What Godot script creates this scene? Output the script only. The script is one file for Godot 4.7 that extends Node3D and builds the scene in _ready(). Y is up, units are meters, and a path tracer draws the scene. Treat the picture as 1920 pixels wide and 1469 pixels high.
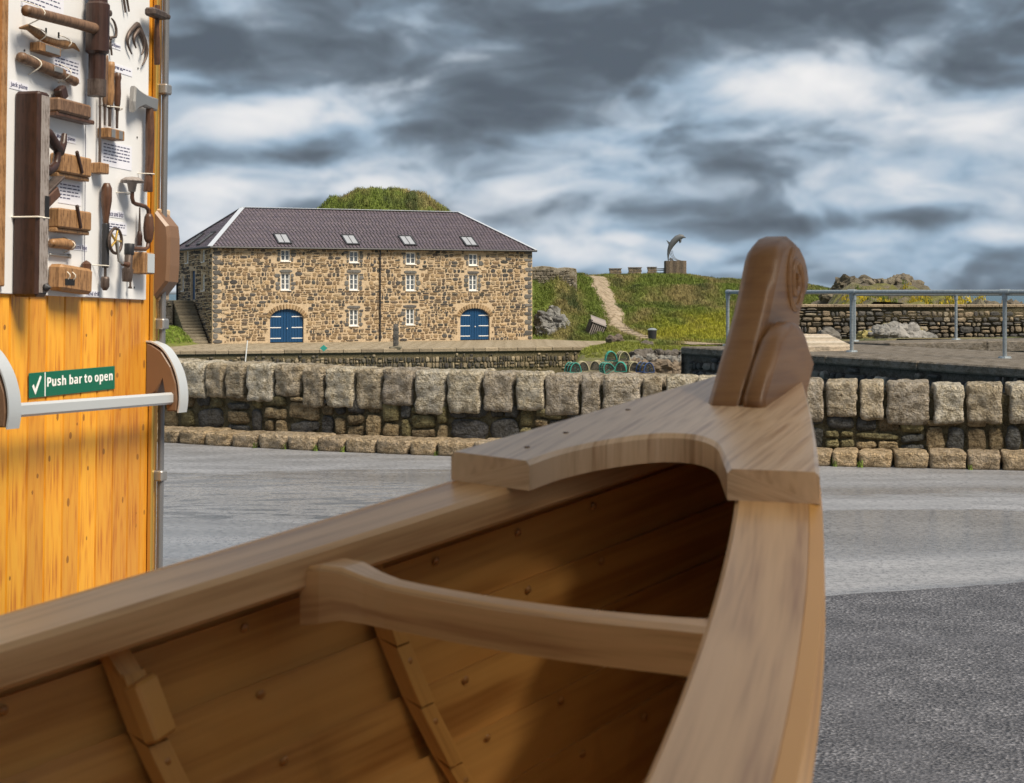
extends Node3D
# A boat shed doorway looking out over a harbour: skiff bow, open plank door with a tool board,
# low rubble wall, old stone warehouse, grassy hill with a dolphin sculpture.
# World: x right, y up, -z forward; the road is y = 0; the eye stands at 1.45 m.

const EYE := 1.45
var M := {}
var rng := RandomNumberGenerator.new()
var used := {}
var nz := FastNoiseLite.new()


class MB:
	var v := PackedVector3Array()
	var c := PackedColorArray()
	var u := PackedVector2Array()
	var col := Color(1, 1, 1)
	var smooth := false

	func tri(a: Vector3, b: Vector3, d: Vector3, ua := Vector2.ZERO, ub := Vector2.ZERO, ud := Vector2.ZERO) -> void:
		v.append(a); v.append(b); v.append(d)
		c.append(col); c.append(col); c.append(col)
		u.append(ua); u.append(ub); u.append(ud)

	# a triangle whose front looks towards OUT
	func tri_out(a: Vector3, b: Vector3, d: Vector3, out: Vector3, ua := Vector2.ZERO, ub := Vector2.ZERO, ud := Vector2.ZERO) -> void:
		if (a - d).cross(a - b).dot(out) < 0.0:
			tri(a, d, b, ua, ud, ub)
		else:
			tri(a, b, d, ua, ub, ud)

	func quad_out(a: Vector3, b: Vector3, d: Vector3, e: Vector3, out: Vector3, ua := Vector2.ZERO, ub := Vector2.ZERO, ud := Vector2.ZERO, ue := Vector2.ZERO) -> void:
		var n := (a - d).cross(a - b) + (a - e).cross(a - d)
		if n.dot(out) < 0.0:
			tri(a, d, b, ua, ud, ub)
			tri(a, e, d, ua, ue, ud)
		else:
			tri(a, b, d, ua, ub, ud)
			tri(a, d, e, ua, ud, ue)

	# chamfered box
	func box(center: Vector3, size: Vector3, bev := 0.0, b := Basis.IDENTITY) -> void:
		var h := size * 0.5
		if bev <= 0.0:
			for ax in 3:
				var i := (ax + 1) % 3
				var j := (ax + 2) % 3
				for s in [-1.0, 1.0]:
					var p := []
					for q in [[-1, -1], [1, -1], [1, 1], [-1, 1]]:
						var w := Vector3.ZERO
						w[ax] = s * h[ax]; w[i] = q[0] * h[i]; w[j] = q[1] * h[j]
						p.append(center + b * w)
					var o := Vector3.ZERO
					o[ax] = s
					quad_out(p[0], p[1], p[2], p[3], b * o)
			return
		bev = minf(bev, minf(h.x, minf(h.y, h.z)) * 0.9)
		for ax in 3:
			var i := (ax + 1) % 3
			var j := (ax + 2) % 3
			for s in [-1.0, 1.0]:
				var p := []
				for q in [[-1, -1], [1, -1], [1, 1], [-1, 1]]:
					var w := Vector3.ZERO
					w[ax] = s * h[ax]; w[i] = q[0] * (h[i] - bev); w[j] = q[1] * (h[j] - bev)
					p.append(center + b * w)
				var o := Vector3.ZERO
				o[ax] = s
				quad_out(p[0], p[1], p[2], p[3], b * o)
			for s in [-1.0, 1.0]:
				for t in [-1.0, 1.0]:
					var p := []
					for q in [-1.0, 1.0]:
						var w := Vector3.ZERO
						w[ax] = q * (h[ax] - bev); w[i] = s * h[i]; w[j] = t * (h[j] - bev)
						p.append(center + b * w)
						w[i] = s * (h[i] - bev); w[j] = t * h[j]
						p.append(center + b * w)
					var o := Vector3.ZERO
					o[i] = s; o[j] = t
					quad_out(p[0], p[1], p[3], p[2], b * o)
		for sx in [-1.0, 1.0]:
			for sy in [-1.0, 1.0]:
				for sz in [-1.0, 1.0]:
					var s := Vector3(sx, sy, sz)
					tri_out(center + b * (s * Vector3(h.x, h.y - bev, h.z - bev)), center + b * (s * Vector3(h.x - bev, h.y, h.z - bev)), center + b * (s * Vector3(h.x - bev, h.y - bev, h.z)), b * s)

	# a bar from A to B with a rectangular section
	func bar(a: Vector3, b: Vector3, w: float, t: float, up := Vector3.UP, bev := 0.0) -> void:
		var x := (b - a).normalized()
		var z := x.cross(up)
		if z.length() < 0.01:
			z = x.cross(Vector3.RIGHT)
		z = z.normalized()
		box((a + b) * 0.5, Vector3((b - a).length(), t, w), bev, Basis(x, z.cross(x), z))

	func tube(path: Array, radii, sides := 8, caps := true, squash := Vector2.ONE) -> void:
		var rings := []
		var nrm := Vector3.ZERO
		for k in path.size():
			var p: Vector3 = path[k]
			var t: Vector3 = (path[mini(k + 1, path.size() - 1)] - path[maxi(k - 1, 0)]).normalized()
			if k == 0:
				nrm = t.cross(Vector3.UP if absf(t.y) < 0.9 else Vector3.RIGHT).normalized()
			else:
				nrm = (nrm - t * nrm.dot(t)).normalized()
			var bn := t.cross(nrm)
			var r: float = radii[k] if radii is Array else radii
			var ring := []
			for i in sides:
				var a := TAU * i / sides
				ring.append(p + nrm * (cos(a) * r * squash.x) + bn * (sin(a) * r * squash.y))
			rings.append(ring)
		for k in path.size() - 1:
			for i in sides:
				var j := (i + 1) % sides
				var o: Vector3 = rings[k][i] + rings[k][j] + rings[k + 1][i] + rings[k + 1][j] - 2.0 * (path[k] + path[k + 1])
				quad_out(rings[k][i], rings[k][j], rings[k + 1][j], rings[k + 1][i], o, Vector2(float(i) / sides, k), Vector2(float(i + 1) / sides, k), Vector2(float(i + 1) / sides, k + 1), Vector2(float(i) / sides, k + 1))
		if caps:
			for e in [0, path.size() - 1]:
				var o: Vector3 = path[e] - path[1 if e == 0 else e - 1]
				for i in sides:
					tri_out(path[e], rings[e][i], rings[e][(i + 1) % sides], o)

	# profile of Vector2(radius, height) turned about the y axis of XF
	func lathe(profile: Array, sides: int, xf := Transform3D()) -> void:
		for k in profile.size() - 1:
			var a: Vector2 = profile[k]
			var b: Vector2 = profile[k + 1]
			for i in sides:
				var t0 := TAU * i / sides
				var t1 := TAU * (i + 1) / sides
				var d0 := Vector3(cos(t0), 0, sin(t0))
				var d1 := Vector3(cos(t1), 0, sin(t1))
				var e := b - a
				var out := (d0 + d1) * 0.5 * e.y - Vector3.UP * e.x
				if out.length() < 1e-6:
					out = d0 + d1
				if e.y == 0.0 and k == 0:
					out = Vector3.UP * signf(a.y - profile[profile.size() - 1].y)
				elif e.y < 0.0:
					out = (d0 + d1) * 0.5 * -e.y + Vector3.UP * e.x
				elif e.y == 0.0:
					out = Vector3.UP * signf(b.y - profile[0].y)
				var p := [d0 * a.x + Vector3.UP * a.y, d1 * a.x + Vector3.UP * a.y, d1 * b.x + Vector3.UP * b.y, d0 * b.x + Vector3.UP * b.y]
				if a.x < 1e-5:
					tri_out(xf * p[0], xf * p[2], xf * p[3], xf.basis * out)
				elif b.x < 1e-5:
					tri_out(xf * p[0], xf * p[1], xf * p[2], xf.basis * out)
				else:
					quad_out(xf * p[0], xf * p[1], xf * p[2], xf * p[3], xf.basis * out)

	# polygon in the local xy plane, thick along z, with chamfered rims
	func slab(poly: PackedVector2Array, z0: float, z1: float, bev: float, xf := Transform3D()) -> void:
		var n := poly.size()
		if Geometry2D.is_polygon_clockwise(poly):
			poly.reverse()
		var inner := PackedVector2Array()
		for k in n:
			var e0 := (poly[k] - poly[(k + n - 1) % n]).normalized()
			var e1 := (poly[(k + 1) % n] - poly[k]).normalized()
			var o := (Vector2(-e0.y, e0.x) + Vector2(-e1.y, e1.x)).normalized()
			inner.append(poly[k] + o * bev)
		var use := inner if bev > 0.0 else poly
		var idx := Geometry2D.triangulate_polygon(use)
		for k in range(0, idx.size(), 3):
			for s in [[z1, 1.0], [z0, -1.0]]:
				tri_out(xf * p3(use[idx[k]], s[0]), xf * p3(use[idx[k + 1]], s[0]), xf * p3(use[idx[k + 2]], s[0]), xf.basis * Vector3(0, 0, s[1]), use[idx[k]], use[idx[k + 1]], use[idx[k + 2]])
		for k in n:
			var j := (k + 1) % n
			var e := (poly[j] - poly[k]).normalized()
			var o := Vector3(e.y, -e.x, 0)
			quad_out(xf * p3(poly[k], z0 + bev), xf * p3(poly[j], z0 + bev), xf * p3(poly[j], z1 - bev), xf * p3(poly[k], z1 - bev), xf.basis * o, poly[k], poly[j], poly[j] + Vector2(e.y, -e.x) * 0.03, poly[k] + Vector2(e.y, -e.x) * 0.03)
			if bev > 0.0:
				quad_out(xf * p3(poly[k], z1 - bev), xf * p3(poly[j], z1 - bev), xf * p3(inner[j], z1), xf * p3(inner[k], z1), xf.basis * (o + Vector3(0, 0, 1)), poly[k], poly[j], inner[j], inner[k])
				quad_out(xf * p3(poly[k], z0 + bev), xf * p3(poly[j], z0 + bev), xf * p3(inner[j], z0), xf * p3(inner[k], z0), xf.basis * (o - Vector3(0, 0, 1)), poly[k], poly[j], inner[j], inner[k])

	func p3(p: Vector2, z: float) -> Vector3:
		return Vector3(p.x, p.y, z)

	# a dressed or natural stone: a rounded block pushed about by noise
	func stone(xf: Transform3D, size: Vector3, n: int, k: float, amp: float, freq: float, noise: FastNoiseLite, off: Vector3) -> void:
		for ax in 3:
			var i := (ax + 1) % 3
			var j := (ax + 2) % 3
			for s in [-1.0, 1.0]:
				var g := []
				for a in n + 1:
					var row := []
					for b in n + 1:
						var p := Vector3.ZERO
						p[ax] = s
						p[i] = -1.0 + 2.0 * a / n
						p[j] = -1.0 + 2.0 * b / n
						var l := pow(pow(absf(p.x), k) + pow(absf(p.y), k) + pow(absf(p.z), k), 1.0 / k)
						var q := p / l
						var w := q * size * 0.5
						var f := noise.get_noise_3dv(w * freq + off) * amp
						w += q.normalized() * f
						row.append(xf * w)
					g.append(row)
				var o := Vector3.ZERO
				o[ax] = s
				o = xf.basis * o
				for a in n:
					for b in n:
						quad_out(g[a][b], g[a + 1][b], g[a + 1][b + 1], g[a][b + 1], o)

	func mesh() -> ArrayMesh:
		var out := ArrayMesh.new()
		if v.is_empty():
			return out
		var nn := PackedVector3Array()
		nn.resize(v.size())
		if smooth:
			var sum := {}
			var key := []
			key.resize(v.size())
			for k in range(0, v.size(), 3):
				var f := (v[k] - v[k + 2]).cross(v[k] - v[k + 1])
				for m in 3:
					var q := Vector3i((v[k + m] * 20000.0).round())
					key[k + m] = q
					sum[q] = sum.get(q, Vector3.ZERO) + f
			for k in v.size():
				nn[k] = (sum[key[k]] as Vector3).normalized()
		else:
			for k in range(0, v.size(), 3):
				var f := (v[k] - v[k + 2]).cross(v[k] - v[k + 1]).normalized()
				nn[k] = f; nn[k + 1] = f; nn[k + 2] = f
		for k in nn.size():
			if nn[k].length() < 0.5:
				nn[k] = Vector3.UP
		var a := []
		a.resize(Mesh.ARRAY_MAX)
		a[Mesh.ARRAY_VERTEX] = v
		a[Mesh.ARRAY_NORMAL] = nn
		a[Mesh.ARRAY_COLOR] = c
		a[Mesh.ARRAY_TEX_UV] = u
		out.add_surface_from_arrays(Mesh.PRIMITIVE_TRIANGLES, a)
		return out


# ---------- naming and tagging ----------
func numbered(called: String) -> String:
	if not used.has(called):
		used[called] = 0
		return called
	used[called] += 1
	return "%s_%03d" % [called, used[called]]


func tag(o: Node, label: String, category: String, group := "") -> Node:
	o.set_meta("label", label)
	o.set_meta("category", category)
	if group != "":
		o.set_meta("group", group)
	return o


func thing(called: String, label: String, category: String, at := Vector3.ZERO, group := "", b := Basis.IDENTITY) -> Node3D:
	var o := Node3D.new()
	o.name = numbered(called)
	add_child(o)
	o.transform = Transform3D(b, at)
	tag(o, label, category, group)
	return o


func part(called: String, mb, m: Material, parent: Node = null, at := Vector3.ZERO) -> MeshInstance3D:
	var o := MeshInstance3D.new()
	o.mesh = mb.mesh() if mb is MB else mb
	o.material_override = m
	if parent == null:
		o.name = numbered(called)
		add_child(o)
	else:
		o.name = called
		parent.add_child(o, true)
	o.position = at
	return o


func structure(called: String, mb, m: Material) -> MeshInstance3D:
	var o := part(called, mb, m)
	o.set_meta("kind", "structure")
	return o


# ---------- textures and materials ----------
# layers: [seed, frequency, octaves, weight, stretch_x, stretch_y, ridged]
func grey(w: int, h: int, layers: Array, contrast := 1.0) -> PackedFloat32Array:
	var out := PackedFloat32Array()
	out.resize(w * h)
	for l in layers:
		var n := FastNoiseLite.new()
		n.seed = l[0]
		n.noise_type = FastNoiseLite.TYPE_SIMPLEX_SMOOTH
		n.frequency = l[1]
		n.fractal_octaves = l[2]
		n.fractal_type = FastNoiseLite.FRACTAL_RIDGED if l.size() > 6 and l[6] else FastNoiseLite.FRACTAL_FBM
		var ww := maxi(8, int(w / l[4]))
		var hh := maxi(8, int(h / l[5]))
		var im := n.get_seamless_image(ww, hh, false, false, 0.2, true)
		im.convert(Image.FORMAT_L8)
		if ww != w or hh != h:
			im.resize(w, h, Image.INTERPOLATE_CUBIC)
		var d := im.get_data()
		var wt: float = l[3] / 255.0
		for k in d.size():
			out[k] += d[k] * wt
	if contrast != 1.0:
		for k in out.size():
			out[k] = clampf((out[k] - 0.5) * contrast + 0.5, 0.0, 1.0)
	return out


func picture(g: PackedFloat32Array, w: int, h: int, stops: Array) -> ImageTexture:
	# stops: [[at, linear colour], ...]
	var ramp := []
	for k in 256:
		var x := k / 255.0
		var col: Color = stops[stops.size() - 1][1]
		for s in stops.size() - 1:
			if x <= stops[s + 1][0]:
				var f: float = clampf((x - stops[s][0]) / maxf(stops[s + 1][0] - stops[s][0], 1e-4), 0.0, 1.0)
				col = (stops[s][1] as Color).lerp(stops[s + 1][1], f)
				break
		ramp.append(col.linear_to_srgb())
	var lut := PackedByteArray()
	for c in ramp:
		lut.append(int(clampf(c.r, 0, 1) * 255.0)); lut.append(int(clampf(c.g, 0, 1) * 255.0)); lut.append(int(clampf(c.b, 0, 1) * 255.0))
	var b := PackedByteArray()
	b.resize(w * h * 3)
	for k in g.size():
		var i := int(clampf(g[k], 0.0, 1.0) * 255.0) * 3
		b[k * 3] = lut[i]
		b[k * 3 + 1] = lut[i + 1]
		b[k * 3 + 2] = lut[i + 2]
	return ImageTexture.create_from_image(Image.create_from_data(w, h, false, Image.FORMAT_RGB8, b))


func height_picture(g: PackedFloat32Array, w: int, h: int, lo := 0.0, hi := 1.0) -> ImageTexture:
	var b := PackedByteArray()
	b.resize(w * h)
	for k in g.size():
		b[k] = int(clampf(lerpf(lo, hi, g[k]), 0.0, 1.0) * 255.0)
	return ImageTexture.create_from_image(Image.create_from_data(w, h, false, Image.FORMAT_L8, b))


func mat(called: String, col: Color, rough: float, opt := {}) -> StandardMaterial3D:
	var m := StandardMaterial3D.new()
	m.resource_name = called
	m.albedo_color = col.linear_to_srgb()
	m.roughness = rough
	m.vertex_color_use_as_albedo = true
	m.metallic = opt.get("metal", 0.0)
	m.metallic_specular = opt.get("spec", 0.5)
	if opt.has("tex"):
		m.albedo_texture = opt.tex
	if opt.has("bump"):
		m.heightmap_enabled = true
		m.heightmap_texture = opt.bump
		m.heightmap_scale = opt.get("relief", 1.0)
	if opt.has("rough_tex"):
		m.roughness_texture = opt.rough_tex
		m.roughness = 1.0
	if opt.has("scale"):
		m.uv1_scale = opt.scale
	if opt.get("tri", true):
		m.uv1_triplanar = true
		m.uv1_world_triplanar = opt.get("world", false)
	if opt.has("coat"):
		m.clearcoat_enabled = true
		m.clearcoat = opt.coat
		m.clearcoat_roughness = opt.get("coat_rough", 0.2)
	if opt.has("backlight"):
		m.backlight_enabled = true
		m.backlight = opt.backlight
	M[called] = m
	return m


func g(v: float) -> Color:
	return Color(v, v, v)


func _ready() -> void:
	rng.seed = 7
	nz.seed = 11
	nz.noise_type = FastNoiseLite.TYPE_SIMPLEX_SMOOTH
	nz.frequency = 1.0
	nz.fractal_octaves = 4
	# --- camera: level, lens shifted down so that the horizon sits above the middle ---
	var cam := Camera3D.new()
	cam.name = "camera"
	add_child(cam)
	cam.position = Vector3(0, EYE, 0)
	cam.near = 0.05
	cam.far = 12000.0
	cam.projection = Camera3D.PROJECTION_FRUSTUM
	cam.size = 0.05 * 1469.0 / 3100.0
	cam.frustum_offset = Vector2(0, -0.05 * 186.5 / 3100.0)
	var at := CameraAttributesPhysical.new()
	at.frustum_focal_length = 55.0
	at.exposure_aperture = 14.0
	at.frustum_focus_distance = 16.0
	cam.attributes = at
	cam.current = true
	# --- sky, exposure ---
	var env := Environment.new()
	env.background_mode = Environment.BG_SKY
	env.sky = Sky.new()
	env.sky.sky_material = cloudy_sky()
	env.background_energy_multiplier = 1.2
	env.tonemap_mode = Environment.TONE_MAPPER_LINEAR
	env.tonemap_exposure = 1.55
	env.sdfgi_enabled = true
	env.ssao_enabled = true
	env.ssil_enabled = true
	var we := WorldEnvironment.new()
	we.name = "environment"
	we.environment = env
	add_child(we)
	# --- sun: a bright break in the cloud, high on the right, a little behind the eye ---
	var sun := DirectionalLight3D.new()
	sun.name = "sun"
	sun.light_color = Color(1.0, 0.95, 0.87)
	sun.light_energy = 1.25
	sun.light_angular_distance = 22.0
	sun.shadow_enabled = true
	add_child(sun)
	sun.look_at_from_position(Vector3(0.43, 0.80, 0.38) * 50.0, Vector3.ZERO)
	print("t sky ", Time.get_ticks_msec())
	make_materials()
	print("t materials ", Time.get_ticks_msec())
	build_land()
	print("t land ", Time.get_ticks_msec())
	build_road()
	build_low_wall()
	print("t wall ", Time.get_ticks_msec())
	build_piers()
	build_warehouse()
	print("t warehouse ", Time.get_ticks_msec())
	build_hill_things()
	build_shore_things()
	print("t shore ", Time.get_ticks_msec())
	build_shed()
	build_door()
	build_tools()
	build_boat()
	print("t end ", Time.get_ticks_msec())


# ---------- sky ----------
func cloudy_sky() -> PanoramaSkyMaterial:
	var n := FastNoiseLite.new()
	n.seed = 21
	n.noise_type = FastNoiseLite.TYPE_SIMPLEX_SMOOTH
	n.frequency = 1.0
	n.fractal_octaves = 6
	n.fractal_gain = 0.52
	var wn := FastNoiseLite.new()
	wn.seed = 5
	wn.frequency = 1.0
	wn.fractal_octaves = 3
	# cloud masses: azimuth and elevation in degrees, half widths, brightness
	var masses := [
		[-2.0, 9.0, 8.5, 2.3, -0.2], [-1.0, 6.4, 6.0, 1.2, -0.22], [-9.5, 8.2, 3.2, 1.1, -0.22], [2.5, 8.0, 4.0, 1.6, -0.2],
		[-7.2, 6.5, 1.7, 0.8, 0.5], [-9.3, 5.7, 2.6, 0.75, 0.36], [8.0, 7.3, 3.4, 0.75, 0.36], [11.8, 6.6, 3.6, 0.8, 0.3], [15.6, 5.6, 1.3, 0.8, 0.3],
		[5.3, 5.8, 2.4, 0.7, 0.16], [12.5, 9.0, 5.0, 0.9, -0.2], [15.8, 7.8, 1.8, 0.9, -0.3], [-9.6, 4.6, 3.0, 0.5, -0.16], [9.0, 5.9, 3.0, 0.4, -0.2],
		[-5.8, 3.8, 3.8, 0.55, 0.26], [0.6, 4.4, 4.6, 0.5, 0.1], [7.2, 3.6, 3.8, 0.5, 0.2], [1.6, 1.8, 2.8, 0.5, 0.28], [4.0, 1.1, 3.8, 0.5, 0.26],
		[14.4, 2.6, 3.8, 0.42, -0.36], [9.8, 2.3, 4.0, 0.3, -0.26], [11.8, 1.2, 4.6, 0.5, 0.2], [-10.3, 3.2, 1.4, 0.6, 0.28], [-6.0, 2.9, 5.0, 0.35, -0.1], [3.0, 2.9, 3.5, 0.35, -0.2]]
	var stops := [[0.0, Color(0.03, 0.037, 0.048)], [0.3, Color(0.105, 0.13, 0.158)], [0.5, Color(0.255, 0.29, 0.33)], [0.68, Color(0.36, 0.38, 0.405)], [0.85, Color(0.45, 0.45, 0.455)], [1.0, Color(0.55, 0.54, 0.53)]]
	var ramp := []
	for k in 256:
		var x := k / 255.0
		var col: Color = stops[stops.size() - 1][1]
		for s in stops.size() - 1:
			if x <= stops[s + 1][0]:
				col = (stops[s][1] as Color).lerp(stops[s + 1][1], (x - stops[s][0]) / (stops[s + 1][0] - stops[s][0]))
				break
		ramp.append(col.linear_to_srgb())
	var sky_pixel := func(az: float, el: float) -> Color:
		var d := Vector3(sin(az) * cos(el), sin(el), -cos(az) * cos(el))
		var f := Vector3(d.x * 6.5, d.y * 16.0, d.z * 6.5)
		f += Vector3(wn.get_noise_3d(f.x, f.y, f.z), wn.get_noise_3d(f.x + 40.0, f.y, f.z) * 0.8, 0.0) * 0.26
		var b := 0.385 + 0.66 * n.get_noise_3dv(f) + 0.28 * n.get_noise_3d(f.x * 2.7 + 9.0, f.y * 3.2, f.z * 2.7)
		var a := rad_to_deg(az)
		var e := rad_to_deg(el)
		for m in masses:
			var x: float = (a - m[0]) / m[2]
			var y: float = (e - m[1]) / m[3]
			var r := x * x + y * y
			if r < 6.0:
				b += m[4] * exp(-r)
		# a darker deck of cloud runs on above the view, thinner and lighter overhead
		b += -0.2 * smooth01((e - 7.5) / 3.5) * (1.0 - smooth01((e - 19.0) / 8.0)) + 0.14 * smooth01((e - 24.0) / 10.0)
		var col: Color = ramp[int(clampf(0.5 + 0.5 * tanh((b - 0.5) * 1.75), 0.0, 1.0) * 255.0)]
		var blue := clampf(0.5 + 1.3 * n.get_noise_3d(f.x * 0.8 - 30.0, f.y * 0.9, f.z * 0.8), 0.0, 1.0) * clampf(1.0 - absf(b - 0.42) * 3.0, 0.0, 1.0)
		return col.lerp(Color(0.42, 0.545, 0.65), blue * 0.36)
	var w := 4096
	var h := 2048
	var coarse := Image.create(1024, 512, false, Image.FORMAT_RGB8)
	coarse.fill(Color(0.3, 0.31, 0.32))
	for y in 258:
		for x in 1024:
			coarse.set_pixel(x, y, sky_pixel.call(wrapf((x + 0.5) / 1024.0 * TAU, -PI, PI), PI * 0.5 - (y + 0.5) / 512.0 * PI))
	coarse.resize(w, h, Image.INTERPOLATE_CUBIC)
	# the same sky once more, finer, where the eye looks
	for y in range(860, 1032):
		for x in range(-310, 310):
			coarse.set_pixel(posmod(x, w), y, sky_pixel.call((x + 0.5) / w * TAU, PI * 0.5 - (y + 0.5) / h * PI))
	var sm := PanoramaSkyMaterial.new()
	sm.panorama = ImageTexture.create_from_image(coarse)
	return sm


# ---------- materials ----------
func make_materials() -> void:
	var s := 512
	# stone: fine grit over soft blotches
	var gs := grey(s, s, [[1, 0.012, 4, 0.5, 1, 1], [2, 0.06, 3, 0.5, 1, 1]], 1.5)
	var stone_tex := picture(gs, s, s, [[0.0, Color(0.45, 0.44, 0.42)], [0.5, Color(0.9, 0.88, 0.85)], [1.0, Color(1.25, 1.22, 1.16)]])
	var stone_h := height_picture(grey(s, s, [[3, 0.02, 5, 0.6, 1, 1], [4, 0.05, 4, 0.4, 1, 1, true]], 1.3), s, s)
	mat("stone", g(1.0), 0.9, {"tex": stone_tex, "bump": stone_h, "relief": 3.0, "scale": Vector3.ONE * 1.6, "world": true})
	mat("far_stone", g(1.0), 0.95, {"tex": stone_tex, "bump": stone_h, "relief": 3.0, "scale": Vector3.ONE * 0.7, "world": true})
	# weathered front of the low wall: pale stone, brown and olive staining
	var gw := grey(s, s, [[31, 0.009, 4, 0.55, 1, 1], [32, 0.045, 4, 0.45, 1, 1]], 1.9)
	var weather := picture(gw, s, s, [[0.0, Color(0.28, 0.25, 0.19)], [0.3, Color(0.6, 0.55, 0.44)], [0.55, Color(0.9, 0.87, 0.8)], [1.0, Color(1.3, 1.28, 1.24)]])
	mat("weathered_stone", g(1.0), 0.88, {"tex": weather, "bump": stone_h, "relief": 8.0, "scale": Vector3.ONE * 2.2, "world": true})
	mat("mortar", Color(0.185, 0.16, 0.095), 0.95, {"tex": weather, "bump": stone_h, "relief": 5.0, "scale": Vector3.ONE * 2.6, "world": true})
	mat("lime_mortar", Color(0.60, 0.47, 0.32), 0.95, {"tex": stone_tex, "scale": Vector3.ONE * 0.9, "world": true})
	mat("concrete", Color(0.30, 0.27, 0.22), 0.9, {"tex": weather, "bump": stone_h, "relief": 1.5, "scale": Vector3.ONE * 0.35, "world": true})
	mat("black_concrete", Color(0.085, 0.078, 0.07), 0.8, {"tex": weather, "bump": stone_h, "relief": 4.0, "scale": Vector3.ONE * 0.9, "world": true})
	# asphalt
	var a := 1024
	var ga := grey(a, a, [[41, 0.11, 2, 0.55, 1, 1], [42, 0.05, 3, 0.3, 1, 1], [43, 0.006, 3, 0.15, 1, 1]], 2.3)
	var asph := picture(ga, a, a, [[0.0, Color(0.025, 0.025, 0.03)], [0.45, Color(0.10, 0.10, 0.108)], [0.75, Color(0.17, 0.17, 0.18)], [1.0, Color(0.34, 0.34, 0.35)]])
	var asph_h := height_picture(ga, a, a)
	mat("asphalt", Color(0.62, 0.62, 0.66), 0.6, {"tex": asph, "bump": asph_h, "relief": 0.9, "scale": Vector3.ONE * 0.5, "world": true})
	# the older road beyond: smooth and rain wet; its map covers 18 m by 12 m of road
	var gb := grey(s, s, [[51, 0.16, 2, 0.5, 1, 1], [52, 0.05, 4, 0.5, 1, 1]], 1.9)
	var grain := picture(gb, s, s, [[0.0, Color(0.42, 0.42, 0.43)], [0.5, Color(0.9, 0.9, 0.9)], [1.0, Color(1.3, 1.3, 1.3)]])
	var tone := grey(a, a, [[61, 0.006, 4, 0.55, 2.4, 1], [62, 0.035, 4, 0.45, 2.0, 1]], 1.8)
	var fine := grey(a, a, [[64, 0.075, 3, 0.7, 2.2, 1], [65, 0.012, 3, 0.3, 1.5, 1]], 2.6)
	var col := PackedByteArray()
	col.resize(a * a * 3)
	var rgh := PackedByteArray()
	rgh.resize(a * a)
	for j in a:
		var d := 5.0 + 12.0 * (j + 0.5) / a
		for i in a:
			var x := -9.0 + 18.0 * (i + 0.5) / a
			var k := j * a + i
			var n := tone[k] - 0.5
			var dd := d - 0.06 * x + n * 0.5
			# standing water: a broad sheet in the middle of the road, streaks beyond and before it
			var wet := smooth01((dd - 8.85) / 0.25) * (1.0 - smooth01((dd - 10.6) / 0.5))
			wet = maxf(wet, 0.75 * smooth01(1.0 - absf(dd - 11.9 - n) / 0.6))
			wet = maxf(wet, 0.95 * smooth01(1.0 - absf(d - 7.36 - 0.355 * x - n * 0.2) / 0.16))
			if x < 0.4:
				wet = maxf(wet, 0.9 * smooth01((dd - 8.9) / 0.8) * (1.0 - smooth01((dd - 13.0) / 1.0)))
			# the worn patch left of the boat, rough flakes showing through the film
			var patch := smooth01((-0.55 - x) / 0.2) * smooth01((d - 10.5 + 0.3 * x + 0.6) / 0.1) * (1.0 - smooth01((d - 12.9 + 0.3 * x + 0.6) / 0.1))
			var flake := patch * smooth01((fine[k] - 0.55) * 5.0)
			var c := 0.23 + 0.10 * n + 0.06 * patch - 0.15 * flake
			c = pow(clampf(c, 0.03, 0.6), 1.0 / 2.2)
			col[k * 3] = int(c * 252.0)
			col[k * 3 + 1] = int(c * 253.0)
			col[k * 3 + 2] = int(minf(c * 1.02, 1.0) * 255.0)
			rgh[k] = int(clampf(0.5 - 0.38 * wet + 0.2 * n + 0.25 * flake, 0.2, 0.8) * 255.0)
	var wr := mat("wet_road", g(1.0), 1.0, {"tri": false, "tex": ImageTexture.create_from_image(Image.create_from_data(a, a, false, Image.FORMAT_RGB8, col)), "rough_tex": ImageTexture.create_from_image(Image.create_from_data(a, a, false, Image.FORMAT_L8, rgh)), "spec": 1.0})
	wr.detail_enabled = true
	wr.detail_albedo = grain
	wr.detail_blend_mode = BaseMaterial3D.BLEND_MODE_MUL
	wr.detail_uv_layer = BaseMaterial3D.DETAIL_UV_2
	wr.uv2_triplanar = true
	wr.uv2_world_triplanar = true
	wr.uv2_scale = Vector3.ONE * 0.7
	# pine boards: grain along y, a few knots are built as discs
	var gp := grey(512, 512, [[71, 0.03, 4, 0.6, 1, 14], [72, 0.012, 3, 0.25, 1, 6], [73, 0.1, 2, 0.15, 1, 20]], 1.7)
	var pine := picture(gp, 512, 512, [[0.0, Color(0.62, 0.38, 0.22)], [0.35, Color(0.92, 0.82, 0.7)], [0.7, Color(1.05, 1.03, 1.0)], [1.0, Color(1.15, 1.2, 1.15)]])
	mat("pine", Color(0.84, 0.40, 0.028), 0.42, {"tex": pine, "bump": height_picture(gp, 512, 512), "relief": 0.06, "scale": Vector3(2.6, 2.6, 2.6), "coat": 0.25, "coat_rough": 0.3})
	mat("knot", Color(0.32, 0.13, 0.02), 0.5)
	# boat timber: varnished larch, grain along the plank (uv)
	var gt := grey(512, 512, [[81, 0.02, 4, 0.55, 12, 1], [82, 0.008, 3, 0.3, 3, 1], [83, 0.09, 2, 0.15, 10, 1]], 1.6)
	var larch := picture(gt, 512, 512, [[0.0, Color(0.6, 0.5, 0.42)], [0.4, Color(0.92, 0.9, 0.86)], [1.0, Color(1.12, 1.14, 1.16)]])
	var larch_h := height_picture(gt, 512, 512)
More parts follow.
